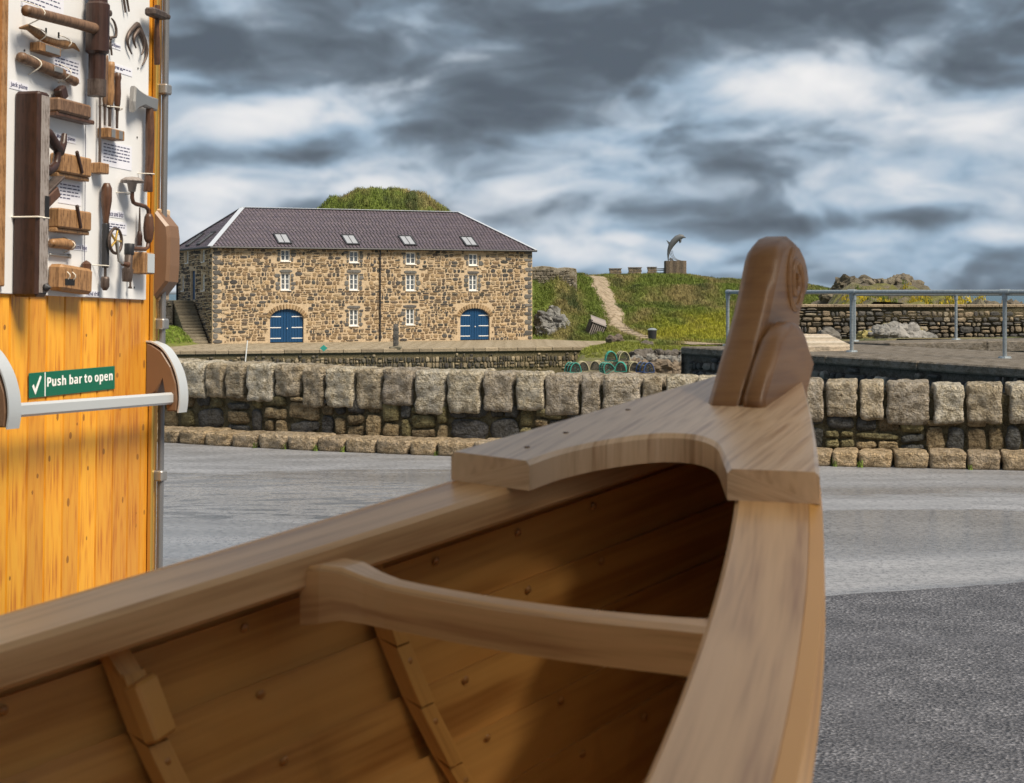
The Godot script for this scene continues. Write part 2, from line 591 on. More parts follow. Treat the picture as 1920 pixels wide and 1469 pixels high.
	mat("plank", Color(0.70, 0.36, 0.10), 0.38, {"tex": larch, "bump": larch_h, "relief": 0.05, "scale": Vector3(0.9, 2.0, 1), "tri": false})
	mat("rail", Color(0.72, 0.44, 0.215), 0.36, {"tex": larch, "bump": larch_h, "relief": 0.05, "scale": Vector3(1.2, 3.0, 1), "tri": false, "coat": 0.2, "coat_rough": 0.25})
	mat("breasthook", Color(0.74, 0.52, 0.33), 0.3, {"tex": larch, "bump": larch_h, "relief": 0.08, "scale": Vector3(3.0, 9.0, 1), "tri": false, "coat": 0.35, "coat_rough": 0.18})
	mat("carved", Color(0.27, 0.135, 0.052), 0.4, {"tex": larch, "bump": larch_h, "relief": 0.05, "scale": Vector3(2.5, 6.0, 2.5)})
	mat("carved_dark", Color(0.13, 0.06, 0.02), 0.5, {"tex": larch, "scale": Vector3(2.5, 6.0, 2.5)})
	mat("rivet", Color(0.48, 0.23, 0.07), 0.35)
	# old tool woods and metals
	var gk := grey(256, 256, [[91, 0.03, 4, 0.7, 1, 6], [92, 0.02, 3, 0.3, 1, 1]], 1.6)
	var oldwood := picture(gk, 256, 256, [[0.0, Color(0.45, 0.4, 0.36)], [0.5, Color(0.9, 0.88, 0.86)], [1.0, Color(1.3, 1.26, 1.2)]])
	mat("beech", Color(0.19, 0.11, 0.065), 0.5, {"tex": oldwood, "scale": Vector3(9, 9, 9)})
	mat("pale_beech", Color(0.34, 0.185, 0.08), 0.5, {"tex": oldwood, "scale": Vector3(9, 9, 9)})
	mat("dark_wood", Color(0.042, 0.017, 0.011), 0.4, {"tex": oldwood, "scale": Vector3(7, 7, 7)})
	mat("walnut", Color(0.10, 0.045, 0.024), 0.42, {"tex": oldwood, "scale": Vector3(9, 9, 9)})
	mat("tarred", Color(0.012, 0.01, 0.009), 0.5)
	mat("grey_wood", Color(0.30, 0.265, 0.25), 0.6, {"tex": oldwood, "scale": Vector3(9, 9, 9)})
	mat("old_iron", Color(0.12, 0.09, 0.078), 0.5, {"metal": 0.5, "tex": oldwood, "scale": Vector3(12, 12, 12)})
	mat("steel", Color(0.36, 0.35, 0.34), 0.4, {"metal": 0.7})
	mat("cord", Color(0.72, 0.68, 0.6), 0.8)
	mat("white_board", Color(0.74, 0.745, 0.76), 0.5)
	mat("paper", Color(0.74, 0.75, 0.83), 0.7)
	mat("ink", Color(0.06, 0.06, 0.13), 0.7)
	mat("white_ink", Color(0.85, 0.85, 0.84), 0.5)
	mat("sign_green", Color(0.004, 0.125, 0.07), 0.28)
	mat("silver_paint", Color(0.62, 0.645, 0.66), 0.33, {"metal": 0.35})
	mat("bolt_steel", Color(0.2, 0.2, 0.21), 0.45, {"metal": 0.5})
	mat("brown_cover", Color(0.19, 0.105, 0.058), 0.42)
	mat("cover_edge", Color(0.62, 0.46, 0.3), 0.4)
	mat("brass", Color(0.62, 0.4, 0.1), 0.35, {"metal": 0.7})
	mat("galvanised", Color(0.36, 0.41, 0.45), 0.45, {"metal": 0.5, "tex": stone_tex, "scale": Vector3.ONE * 3.0})
	mat("black_iron", Color(0.02, 0.02, 0.024), 0.5)
	mat("black_plastic", Color(0.028, 0.03, 0.036), 0.45)
	# warehouse
	mat("slate", g(1.0), 0.55)
	mat("lead", Color(0.42, 0.45, 0.5), 0.5)
	mat("white_paint", Color(0.82, 0.82, 0.8), 0.5)
	mat("blue_paint", Color(0.006, 0.055, 0.15), 0.42)
	mat("window_glass", Color(0.10, 0.115, 0.13), 0.08, {"spec": 0.8})
	mat("skylight_glass", Color(0.30, 0.31, 0.33), 0.1, {"spec": 1.0})
	mat("window_dark", Color(0.02, 0.02, 0.022), 0.9)
	# land
	var gg := grey(s, s, [[101, 0.02, 4, 0.5, 1, 1], [102, 0.12, 3, 0.5, 1, 1]], 1.7)
	var turf := picture(gg, s, s, [[0.0, Color(0.35, 0.34, 0.3)], [0.5, Color(0.95, 0.95, 0.9)], [1.0, Color(1.5, 1.45, 1.3)]])
	mat("turf", g(1.0), 0.95, {"tex": turf, "bump": height_picture(gg, s, s), "relief": 12.0, "scale": Vector3.ONE * 0.22, "world": true})
	mat("blade", g(1.0), 0.8, {"backlight": g(0.35)})
	mat("earth_path", Color(0.33, 0.27, 0.205), 0.95, {"tex": weather, "bump": stone_h, "relief": 6.0, "scale": Vector3.ONE * 0.4, "world": true})
	var gq := grey(s, s, [[111, 0.02, 4, 0.6, 3, 1], [112, 0.08, 3, 0.4, 2, 1]], 1.3)
	mat("sea", Color(0.045, 0.095, 0.13), 0.3, {"bump": height_picture(gq, s, s), "relief": 30.0, "scale": Vector3.ONE * 0.05, "world": true})
	mat("shed_lining", Color(0.80, 0.77, 0.71), 0.8)
	mat("shed_floor", Color(0.52, 0.50, 0.47), 0.8, {"tex": stone_tex, "scale": Vector3.ONE * 0.6})
	mat("rope_teal", Color(0.03, 0.30, 0.24), 0.7)
	mat("rope_buff", Color(0.42, 0.38, 0.24), 0.8)
	mat("rope_blue", Color(0.015, 0.06, 0.2), 0.7)
	mat("sculpture", Color(0.1, 0.107, 0.115), 0.6)
	mat("net", Color(0.03, 0.034, 0.03), 0.9)


# ---------- land ----------
func smooth01(x: float) -> float:
	x = clampf(x, 0.0, 1.0)
	return x * x * (3.0 - 2.0 * x)


func table(x: float, t: Array) -> float:
	for k in t.size() - 1:
		if x <= t[k + 1][0]:
			return lerpf(t[k][1], t[k + 1][1], smooth01((x - t[k][0]) / (t[k + 1][0] - t[k][0])))
	return t[t.size() - 1][1]


# height of the ground on the far side of the harbour at x, d metres ahead
func land(x: float, d: float) -> float:
	var foot := table(x, [[-2.0, 127.0], [2.0, 126.0], [6.0, 121.0], [20.0, 118.0], [30.0, 115.0]])
	var run := table(x, [[1.0, 10.0], [3.5, 13.0], [6.5, 26.0], [10.0, 37.0], [24.0, 40.0], [30.0, 45.0]])
	var crest := table(x, [[-30.0, 0.5], [-3.0, 2.6], [6.0, 2.85], [16.0, 2.95], [20.0, 2.5], [23.0, 2.35], [28.0, 2.0], [33.0, 1.0], [42.0, -4.5], [60.0, -6.0]])
	var t := clampf((d - foot) / run, 0.0, 1.0)
	var y := -2.22 + (crest + 2.22) * (0.55 * smooth01(t) + 0.45 * t)
	if x < 5.4 and d < 108.6 - (4.8 - x) * 0.3016:
		return -4.8
	# dips and hummocks of the turf
	y += nz.get_noise_2d(x * 0.11, d * 0.11) * 0.75 * smooth01(t * 2.2) * (1.0 - smooth01((t - 0.75) * 4.0))
	y += nz.get_noise_2d(x * 0.5 + 7.0, d * 0.5) * 0.16 * smooth01(t * 5.0)
	# beyond the crest the hill falls to the sea
	y -= smooth01((d - 172.0) / 30.0) * 7.0
	# the round hill behind the warehouse
	var r := Vector2((x + 15.6) * (0.92 if x < -15.6 else 1.0), d - 190.0).length()
	y += 14.0 * exp(-pow(r / 12.8, 4.0)) + (nz.get_noise_2d(x * 0.3, d * 0.3) * 0.8 if r < 18.0 else 0.0)
	return y


func turf_colour(x: float, d: float, y: float) -> Color:
	var a := nz.get_noise_2d(x * 0.16 + 50.0, d * 0.09)
	var b := nz.get_noise_2d(x * 0.28, d * 0.16 + 90.0)
	var green := Color(0.12, 0.16, 0.022)
	var lime := Color(0.30, 0.29, 0.02)
	var dry := Color(0.235, 0.195, 0.075)
	var dark := Color(0.048, 0.066, 0.016)
	var col := green.lerp(dry, smooth01(0.25 + a * 1.3)).lerp(dark, smooth01(b * 1.8 - 0.15))
	# the bright meadow grass low on the right of the slope
	var m := smooth01(1.25 - Vector2((x - 15.5) / 6.5, (d - 125.0) / 9.0).length() + b * 0.6)
	col = col.lerp(lime, m * 0.85)
	var brown := smooth01(nz.get_noise_2d(x * 0.24 - 20.0, d * 0.2) * 2.0 - 0.25)
	return col.lerp(Color(0.145, 0.095, 0.04), brown * (0.75 if d > 170.0 else 0.35))


func grid(mb: MB, x0: float, x1: float, d0: float, d1: float, step: float, height: Callable, colour: Callable) -> void:
	var nx := int((x1 - x0) / step)
	var nd := int((d1 - d0) / step)
	var p := []
	var c := []
	for i in nx + 1:
		var pr := PackedVector3Array()
		var cr := PackedColorArray()
		for j in nd + 1:
			var x := x0 + i * step
			var d := d0 + j * step
			var y: float = height.call(x, d)
			pr.append(Vector3(x, y, -d))
			cr.append(colour.call(x, d, y))
		p.append(pr)
		c.append(cr)
	for i in nx:
		for j in nd:
			var q := [p[i][j], p[i + 1][j], p[i + 1][j + 1], p[i][j], p[i + 1][j + 1], p[i][j + 1]]
			var k := [c[i][j], c[i + 1][j], c[i + 1][j + 1], c[i][j], c[i + 1][j + 1], c[i][j + 1]]
			var flip: bool = (q[0] - q[2]).cross(q[0] - q[1]).y < 0.0
			for m in ([0, 2, 1, 3, 5, 4] if flip else [0, 1, 2, 3, 4, 5]):
				mb.v.append(q[m])
				mb.c.append(k[m])
				mb.u.append(Vector2.ZERO)


func blade_mesh(n: int, spread: float, tall: float, sd: int) -> ArrayMesh:
	var r := RandomNumberGenerator.new()
	r.seed = sd
	var mb := MB.new()
	for k in n:
		var a := r.randf() * TAU
		var base := Vector3(cos(a), 0, sin(a)) * spread * sqrt(r.randf())
		var lean := Vector3(r.randf_range(-1, 1), 0, r.randf_range(-1, 1)) * 0.5
		var hgt := tall * r.randf_range(0.6, 1.1)
		var side := Vector3(-sin(a), 0, cos(a)) * 0.03 * tall / 0.25
		var mid := base + Vector3(0, hgt * 0.55, 0) + lean * hgt * 0.3
		var tip := base + Vector3(0, hgt, 0) + lean * hgt
		mb.tri(base - side, base + side, mid)
		mb.tri(mid - side * 0.6, mid + side * 0.6, tip)
	return mb.mesh()


func tufts(called: String, label: String, spots: Array, m: Mesh, category := "grass") -> void:
	var mm := MultiMesh.new()
	mm.transform_format = MultiMesh.TRANSFORM_3D
	mm.use_colors = true
	mm.mesh = m
	mm.instance_count = spots.size()
	for k in spots.size():
		mm.set_instance_transform(k, spots[k][0])
		mm.set_instance_color(k, spots[k][1])
	var o := MultiMeshInstance3D.new()
	o.name = numbered(called)
	o.multimesh = mm
	o.material_override = M.blade
	add_child(o)
	tag(o, label, category)
	o.set_meta("kind", "stuff")


func build_land() -> void:
	var sea := MB.new()
	sea.quad_out(Vector3(-6000, -4.3, 40), Vector3(6000, -4.3, 40), Vector3(6000, -4.3, -9000), Vector3(-6000, -4.3, -9000), Vector3.UP)
	structure("sea", sea, M.sea)
	var mb := MB.new()
	mb.smooth = true
	grid(mb, -1.0, 50.0, 100.0, 176.0, 0.6, land, turf_colour)
	structure("hillside", mb, M.turf)
	var back := MB.new()
	back.smooth = true
	grid(back, -70.0, 50.0, 176.0, 232.0, 0.9, land, turf_colour)
	structure("round_hill", back, M.turf)
	# grass tufts over the slopes
	var spots := []
	for k in 62000:
		var x := rng.randf_range(1.8, 38.0)
		var d := rng.randf_range(114.0, 166.0)
		var y := land(x, d)
		if on_path(x, d) < 0.75 or (y < -2.1 and x < 9.5):
			continue
		var c := turf_colour(x, d, y) * rng.randf_range(0.7, 1.5)
		spots.append([Transform3D(Basis(Vector3.UP, rng.randf() * TAU).scaled(Vector3.ONE * rng.randf_range(0.6, 1.5)), Vector3(x, y - 0.03, -d)), c])
	tufts("slope_grass", "rough green and straw coloured grass covering the hill below the dolphin sculpture", spots, blade_mesh(9, 0.2, 0.26, 3))
	spots = []
	for k in 12000:
		var x := rng.randf_range(-29.0, -2.0)
		var d := rng.randf_range(177.0, 192.0)
		var y := land(x, d)
		if y < 7.5:
			continue
		var c := turf_colour(x, d, y) * rng.randf_range(0.7, 1.5)
		spots.append([Transform3D(Basis(Vector3.UP, rng.randf() * TAU).scaled(Vector3.ONE * rng.randf_range(0.8, 2.0)), Vector3(x, y - 0.03, -d)), c])
	tufts("hilltop_grass", "brown and green heathy grass on the round hill behind the slate roof", spots, blade_mesh(9, 0.25, 0.3, 4))
	# the quay apron before the warehouse
	var quay := MB.new()
	quay.col = Color(1, 0.94, 0.85)
	quay.quad_out(Vector3(-40, -2.15, -94.5), Vector3(4.8, -2.15, -108.0), Vector3(8.6, -2.15, -126.0), Vector3(-40, -2.15, -176.0), Vector3.UP)
	structure("quay", quay, M.concrete)
	# the trodden path up the hill
	var path := MB.new()
	path.smooth = true
	for k in PATH.size() - 1:
		for s in 12:
			var row := []
			for e in [s / 12.0, (s + 1) / 12.0]:
				var c: Vector3 = (PATH[k] as Vector3).lerp(PATH[k + 1], e)
				var t: Vector3 = (PATH[mini(k + 1, PATH.size() - 1)] - PATH[k]).normalized()
				var nrm := Vector2(t.y, -t.x)
				for q in 5:
					var wdt: float = (q - 2.0) * 0.5 * c.z + nz.get_noise_2d(c.x * 0.7, c.y * 0.7 + q) * 0.25
					var pos := Vector2(c.x, c.y) + nrm * wdt
					row.append(Vector3(pos.x, maxf(land(pos.x, pos.y), -2.15) + 0.05, -pos.y))
			for q in 4:
				path.quad_out(row[q], row[q + 1], row[q + 6], row[q + 5], Vector3.UP)
	structure("footpath", path, M.earth_path)


# x, distance, half width of the path from the quay to the hill top
const PATH := [Vector3(13.5, 112.5, 1.4), Vector3(12.2, 117.5, 1.2), Vector3(10.6, 120.5, 0.85), Vector3(9.4, 124.5, 0.8), Vector3(8.3, 130.0, 0.8), Vector3(7.9, 138.0, 1.0), Vector3(7.6, 147.0, 1.25), Vector3(7.5, 160.0, 1.7)]


func on_path(x: float, d: float) -> float:
	var best := 9.0
	for k in PATH.size() - 1:
		var a := Vector2(PATH[k].x, PATH[k].y)
		var b := Vector2(PATH[k + 1].x, PATH[k + 1].y)
		var p := Geometry2D.get_closest_point_to_segment(Vector2(x, d), a, b)
		best = minf(best, p.distance_to(Vector2(x, d)) / lerpf(PATH[k].z, PATH[k + 1].z, 0.5))
	return best


# ---------- rubble ----------
# lays irregular stones over a rectangle; returns [[Rect2, colour], ...]
func lay(L: float, H: float, hr: Vector2, wr: Vector2, gap: float, colours: Array, skip: Callable, wander := 0.1) -> Array:
	var out := []
	var y := -0.05
	var row := 0
	while y < H:
		var h := rng.randf_range(hr.x, hr.y)
		var x := -rng.randf() * wr.x
		while x < L:
			var w := rng.randf_range(wr.x, wr.y) * (0.7 + 0.5 * rng.randf())
			var dy := nz.get_noise_2d(x * 0.45 + row * 0.1, y * 0.3) * wander
			var subs := [Rect2(x, y + dy, w, h)]
			var roll := rng.randf()
			if roll < 0.3:
				var f := rng.randf_range(0.35, 0.65)
				subs = [Rect2(x, y + dy, w, h * f), Rect2(x, y + dy + h * f, w, h * (1.0 - f))]
			elif roll < 0.4 and w > wr.x * 1.3:
				var f := rng.randf_range(0.35, 0.65)
				subs = [Rect2(x, y + dy, w * f, h), Rect2(x + w * f, y + dy, w * (1.0 - f), h)]
			for r in subs:
				var q: Rect2 = r.grow(-gap * rng.randf_range(0.6, 1.5))
				if q.size.x < 0.03 or q.size.y < 0.02 or q.position.x < 0.0 or q.end.x > L or q.position.y < 0.0 or q.end.y > H or skip.call(q):
					continue
				var pick := rng.randf()
				var col: Color = colours[colours.size() - 1][1]
				for c in colours:
					if pick < c[0]:
						col = c[1]
						break
				out.append([q, col * rng.randf_range(0.75, 1.25)])
			x += w
		y += h
		row += 1
	return out


func rubble_stone(mb: MB, r: Rect2, depth: float, xf: Transform3D) -> void:
	var c := r.get_center()
	var pts := []
	var cx := r.size.x * rng.randf_range(0.12, 0.3)
	var cy := r.size.y * rng.randf_range(0.15, 0.38)
	for q in [[0, 1, 1, 0], [1, 0, 1, 0], [1, 1, 1, 0], [1, 1, 0, 0]]:
		pass
	var a := r.position
	var b := r.end
	for p in [Vector2(a.x + cx, a.y), Vector2(b.x - cx, a.y), Vector2(b.x, a.y + cy), Vector2(b.x, b.y - cy), Vector2(b.x - cx, b.y), Vector2(a.x + cx, b.y), Vector2(a.x, b.y - cy), Vector2(a.x, a.y + cy)]:
		pts.append(p + Vector2(rng.randf_range(-1, 1) * r.size.x, rng.randf_range(-1, 1) * r.size.y) * 0.07)
	var top := xf * Vector3(c.x + rng.randf_range(-0.1, 0.1) * r.size.x, c.y + rng.randf_range(-0.1, 0.1) * r.size.y, depth * rng.randf_range(0.9, 1.2))
	var out := xf.basis.z
	for k in 8:
		var p: Vector2 = pts[k]
		var q: Vector2 = pts[(k + 1) % 8]
		var pi := c + (p - c) * 0.82
		var qi := c + (q - c) * 0.82
		mb.tri_out(top, xf * Vector3(pi.x, pi.y, depth * 0.85), xf * Vector3(qi.x, qi.y, depth * 0.85), out)
		var o := xf.basis * Vector3((p.x + q.x) * 0.5 - c.x, (p.y + q.y) * 0.5 - c.y, 0.0)
		mb.quad_out(xf * Vector3(p.x, p.y, -0.02), xf * Vector3(q.x, q.y, -0.02), xf * Vector3(qi.x, qi.y, depth * 0.85), xf * Vector3(pi.x, pi.y, depth * 0.85), o)


# stones onto a parent: the largest become parts, the rest one part of kind stuff
func set_stones(list: Array, depth: float, m: Material, parent: Node, xf: Transform3D, most: int, called := "stone") -> void:
	list.sort_custom(func(p, q): return p[0].get_area() > q[0].get_area())
	var rest := MB.new()
	for k in list.size():
		var mb := MB.new() if k < most else rest
		mb.col = list[k][1]
		rubble_stone(mb, list[k][0], depth, xf)
		if k < most:
			part(called, mb, m, parent)
	if rest.v.size():
		part("small_stones", rest, m, parent).set_meta("kind", "stuff")


# ---------- road and the low wall ----------
func kerb_d(x: float) -> float:
	var c := func(t): return -0.00342 * t * t * t + 0.03039 * t * t - 0.31009 * t + 14.41255
	if x < -3.5:
		return c.call(-3.5) - (x + 3.5) * 0.62
	if x > 4.3:
		return c.call(4.3) - (x - 4.3) * 0.2
	return c.call(x)


# point of the wall's plan: x along, S metres behind the kerb's front edge
func wall_point(x: float, s: float, y: float) -> Vector3:
	var t := Vector2(0.1, kerb_d(x + 0.05) - kerb_d(x - 0.05)).normalized()
	return Vector3(x - t.y * s, y, -(kerb_d(x) + t.x * s))


func wall_frame(x: float, s: float, y: float) -> Transform3D:
	var t := Vector2(0.1, kerb_d(x + 0.05) - kerb_d(x - 0.05)).normalized()
	var ax := Vector3(t.x, 0, -t.y)
	return Transform3D(Basis(ax, Vector3.UP, ax.cross(Vector3.UP)), wall_point(x, s, y))


func road_uv(p: Vector3) -> Vector2:
	return Vector2((p.x + 9.0) / 18.0, (-p.z - 5.0) / 12.0)


func build_road() -> void:
	# the old road, laid in strips up to the kerb
	var mb := MB.new()
	var x := -9.0
	while x < 9.0:
		var p := [Vector3(x, 0, -(6.95 + 0.355 * x)), Vector3(x + 0.5, 0, -(6.95 + 0.355 * (x + 0.5))), wall_point(x + 0.5, 0.2, 0), wall_point(x, 0.2, 0)]
		mb.quad_out(p[0], p[1], p[2], p[3], Vector3.UP, road_uv(p[0]), road_uv(p[1]), road_uv(p[2]), road_uv(p[3]))
		x += 0.5
	structure("road", mb, M.wet_road)
	# newer coarse tarmac before the shed, one course higher, with a ragged edge
	var ap := MB.new()
	x = -9.0
	while x < 9.0:
		var e0 := 7.25 + 0.355 * x + nz.get_noise_2d(x * 5.0, 1.0) * 0.03
		var e1 := 7.25 + 0.355 * (x + 0.12) + nz.get_noise_2d((x + 0.12) * 5.0, 1.0) * 0.03
		ap.quad_out(Vector3(x, 0.02, 8), Vector3(x + 0.12, 0.02, 8), Vector3(x + 0.12, 0.02, -e1), Vector3(x, 0.02, -e0), Vector3.UP)
		ap.quad_out(Vector3(x, 0.02, -e0), Vector3(x + 0.12, 0.02, -e1), Vector3(x + 0.12, -0.01, -e1 - 0.015), Vector3(x, -0.01, -e0 - 0.015), Vector3(0, 0.5, -1))
		x += 0.12
	structure("tarmac_apron", ap, M.asphalt)


const COPING := [-4.35, -4.05, -3.78, -3.499, -3.227, -3.002, -2.777, -2.473, -2.176, -1.923, -1.623, -1.359, -1.054, -0.739, -0.405, -0.105, 0.172, 0.497, 0.684, 1.032, 1.239, 1.489, 1.738, 1.985, 2.252, 2.584, 2.868, 3.085, 3.451, 3.727, 4.043, 4.314, 4.62, 4.93, 5.2]
const KERB := [-4.3, -3.98, -3.68, -3.396, -3.219, -2.926, -2.652, -2.374, -2.092, -1.801, -1.531, -1.236, -0.922, -0.68, -0.347, -0.07, 0.185, 0.461, 0.733, 1.003, 1.27, 1.535, 1.798, 2.059, 2.317, 2.659, 2.871, 3.144, 3.423, 3.724, 3.989, 4.231, 4.52, 4.83, 5.15]


func wall_top(x: float) -> float:
	return 0.722 - 0.0125 * x


func build_low_wall() -> void:
	var w := thing("harbour_wall", "low mossy rubble wall topped with big upright stone blocks along the road", "wall", wall_point(0, 0.7, 0))
	var base := -w.position
	var un := func(m: MeshInstance3D): m.position = base
	# mortared core, reaching down to the harbour behind
	var core := MB.new()
	var x := -4.4
	while x < 5.2:
		var q := []
		for e in [x, x + 0.2]:
			for sy in [[0.46, 0.0], [0.46, wall_top(e) - 0.09], [0.93, wall_top(e) - 0.09], [0.93, -4.4]]:
				q.append(wall_point(e, sy[0], sy[1]))
		for k in 3:
			core.quad_out(q[k], q[k + 1], q[k + 5], q[k + 4], [Vector3(0, 0, 1), Vector3.UP, Vector3(0, 0, -1)][k])
		x += 0.2
	un.call(part("mortar", core, M.mortar, w))
	# coping blocks
	for k in COPING.size() - 1:
		var a: float = COPING[k]
		var b: float = COPING[k + 1]
		var mid := (a + b) * 0.5
		var h := rng.randf_range(0.3, 0.4)
		var wd := (wall_point(b, 0.42, 0) - wall_point(a, 0.42, 0)).length() - rng.randf_range(0.012, 0.045)
		var f := wall_frame(mid, 0.64, wall_top(mid) - h * 0.5 + rng.randf_range(-0.008, 0.008))
		f.basis = f.basis * Basis(Vector3.BACK, rng.randf_range(-0.03, 0.03)) * Basis(Vector3.UP, rng.randf_range(-0.05, 0.05))
		var mb := MB.new()
		mb.smooth = true
		mb.col = [Color(0.64, 0.58, 0.48), Color(0.58, 0.50, 0.39), Color(0.70, 0.65, 0.56), Color(0.52, 0.46, 0.39)][rng.randi() % 4] * rng.randf_range(0.85, 1.1)
		mb.stone(f, Vector3(wd, h, 0.5 + rng.randf_range(-0.03, 0.03)), 14, 13.0, 0.027, 6.5, nz, Vector3(k * 3.1, 0, 0))
		un.call(part("coping_stone", mb, M.weathered_stone, w))
	# the rubble under it
	var slate := Color(0.115, 0.118, 0.122)
	var tan := Color(0.36, 0.28, 0.17)
	var olive := Color(0.25, 0.22, 0.11)
	var n := 0
	x = -4.2
	while x < 5.0:
		var wd := rng.randf_range(0.1, 0.42)
		var y := 0.1
		var topy := wall_top(x) - 0.32
		while y < topy - 0.02:
			var h := minf(rng.randf_range(0.06, 0.24), topy - y + 0.03)
			var split := 1 if wd < 0.2 or rng.randf() < 0.5 else 2
			for s in split:
				var ww := wd / split
				var f := wall_frame(x + ww * (s + 0.5), 0.47, y + h * 0.5)
				f.basis = f.basis * Basis(Vector3.BACK, rng.randf_range(-0.12, 0.12))
				var mb := MB.new()
				mb.smooth = rng.randf() < 0.5
				mb.col = (slate if rng.randf() < 0.3 else tan if rng.randf() < 0.55 else olive) * rng.randf_range(0.7, 1.3)
				mb.stone(f, Vector3(ww - 0.018, h - 0.016, rng.randf_range(0.07, 0.13)), 4, rng.randf_range(3.0, 6.0), 0.022, 9.0, nz, Vector3(n * 1.7, 3, 0))
				un.call(part("rubble_stone", mb, M.weathered_stone, w))
				n += 1
			y += h
		x += wd
	# kerb stones, each its own
	var kt := thing("stone_kerb", "row of worn sandstone kerb blocks at the foot of the low wall", "kerb", wall_point(0, 0.2, 0))
	for k in KERB.size() - 1:
		var a: float = KERB[k]
		var b: float = KERB[k + 1]
		var mid := (a + b) * 0.5
		var wd := (wall_point(b, 0.1, 0) - wall_point(a, 0.1, 0)).length() - 0.012
		var h := rng.randf_range(0.13, 0.15)
		var f := wall_frame(mid, 0.22, h * 0.5 - 0.012)
		f.basis = f.basis * Basis(Vector3.UP, rng.randf_range(-0.04, 0.04)) * Basis(Vector3.BACK, rng.randf_range(-0.02, 0.02))
		var mb := MB.new()
		mb.smooth = true
		mb.col = Color(0.60, 0.46, 0.30).lerp(Color(0.50, 0.41, 0.31), rng.randf()) * rng.randf_range(0.85, 1.15)
		mb.stone(f, Vector3(wd, h, 0.44), 9, 9.0, 0.018, 8.0, nz, Vector3(0, k * 2.3, 5))
		part("kerb_stone", mb, M.weathered_stone, kt).position = -kt.position
	# weeds at the kerb
	var spots := []
	for k in 9:
		var wx: float = KERB[4 + (rng.randi() % 26)] + rng.randf_range(-0.02, 0.02)
		var c := Color(0.12, 0.17, 0.02) * rng.randf_range(0.7, 1.4)
		spots.append([Transform3D(Basis(Vector3.UP, rng.randf() * TAU).scaled(Vector3.ONE * rng.randf_range(0.15, 0.35)), wall_point(wx, rng.randf_range(-0.03, 0.01), 0.0)), c])
	tufts("kerb_weeds", "tiny green weeds growing in the joints along the kerb", spots, blade_mesh(12, 0.1, 0.25, 9), "weeds")


# ---------- the dark piers and their railings on the right ----------
func pipe_rail(label: String, posts: Array, fwd: Vector3, far_end: Vector3, group: String) -> void:
	var t := thing("railing", label, "railing", posts[0], group)
	var hgt := 1.1
	var pts := []
	for p in posts:
		var b: Vector3 = p - t.position
		var mb := MB.new()
		mb.smooth = false
		mb.tube([b + Vector3(0, 0.01, 0), b + Vector3(0, hgt, 0)], 0.035, 12)
		var post := part("post", mb, M.galvanised, t)
		var fl := MB.new()
		fl.lathe([Vector2(0.0, 0.03), Vector2(0.1, 0.03), Vector2(0.11, 0.0), Vector2(0.0, 0.0)], 14, Transform3D(Basis(), b))
		part("base_flange", fl, M.galvanised, post)
		var co := MB.new()
		co.tube([b + Vector3(0, hgt - 0.14, 0), b + Vector3(0, hgt - 0.04, 0)], 0.047, 12)
		part("clamp", co, M.galvanised, post)
		pts.append(b + Vector3(0, hgt, 0))
	pts.append(far_end - t.position + Vector3(0, hgt, 0))
	for k in pts.size() - 1:
		var mb := MB.new()
		mb.tube([pts[k], pts[k + 1]], 0.04, 12)
		part("top_rail", mb, M.galvanised, t)
		var el := MB.new()
		var d: Vector3 = (pts[k + 1] - pts[k]).normalized()
		el.tube([pts[k] - d * (0.03 if k == 0 else 0.09), pts[k] + d * 0.1], 0.05, 12)
		part("elbow" if k == 0 else "clamp", el, M.galvanised, t)
	var _f := fwd


func pier(called: String, label: String, a: Vector3, b: Vector3, back: Vector3, cap: float, depth: float, most: int) -> void:
	# a, b: the top front edge; back: across the top
	var t := thing(called, label, "pier", Vector3(a.x, a.y - depth, a.z))
	var base := -t.position
	var up := Vector3(0, 1, 0)
	var ax := (b - a).normalized()
	var out := ax.cross(up)
	var L := (b - a).length()
	var body := MB.new()
	var q := [a, b, b + back, a + back]
	var inset := -out * 0.06
	for k in 4:
		var p0: Vector3 = q[k]
		var p1: Vector3 = q[(k + 1) % 4]
		if k == 0:
			p0 += inset
			p1 += inset
		body.quad_out(p0 - up * cap, p1 - up * cap, p1 - up * depth, p0 - up * depth, (p0 + p1) * 0.5 - (a + b + back) * 0.5)
	part("core", body, M.black_concrete, t).position = base
	# cap slabs, cast in lengths
	var n := maxi(2, int(L / 2.4))
	for k in n:
		var s0 := a + ax * (L * k / n + 0.006)
		var s1 := a + ax * (L * (k + 1) / n - 0.006)
		var mb := MB.new()
		var c := (s0 + s1) * 0.5 + back * 0.5 - up * cap * 0.5
		var bl := back.length()
		mb.box(c + out * 0.02, Vector3((s1 - s0).length(), cap, bl), 0.025, Basis(ax, up, out))
		part("cap_slab", mb, M.pier_cap, t).position = base
	var cols := [[0.6, Color(0.05, 0.05, 0.052)], [0.8, Color(0.12, 0.11, 0.10)], [0.93, Color(0.20, 0.19, 0.175)], [1.0, Color(0.36, 0.34, 0.31)]]
	var list := lay(L, minf(depth, 1.6) - cap, Vector2(0.1, 0.24), Vector2(0.14, 0.4), 0.012, cols, func(_r): return false, 0.05)
	set_stones(list, 0.09, M.far_stone, t, Transform3D(Basis(ax, up, out), a + inset - up * minf(depth, 1.6) + base), most)


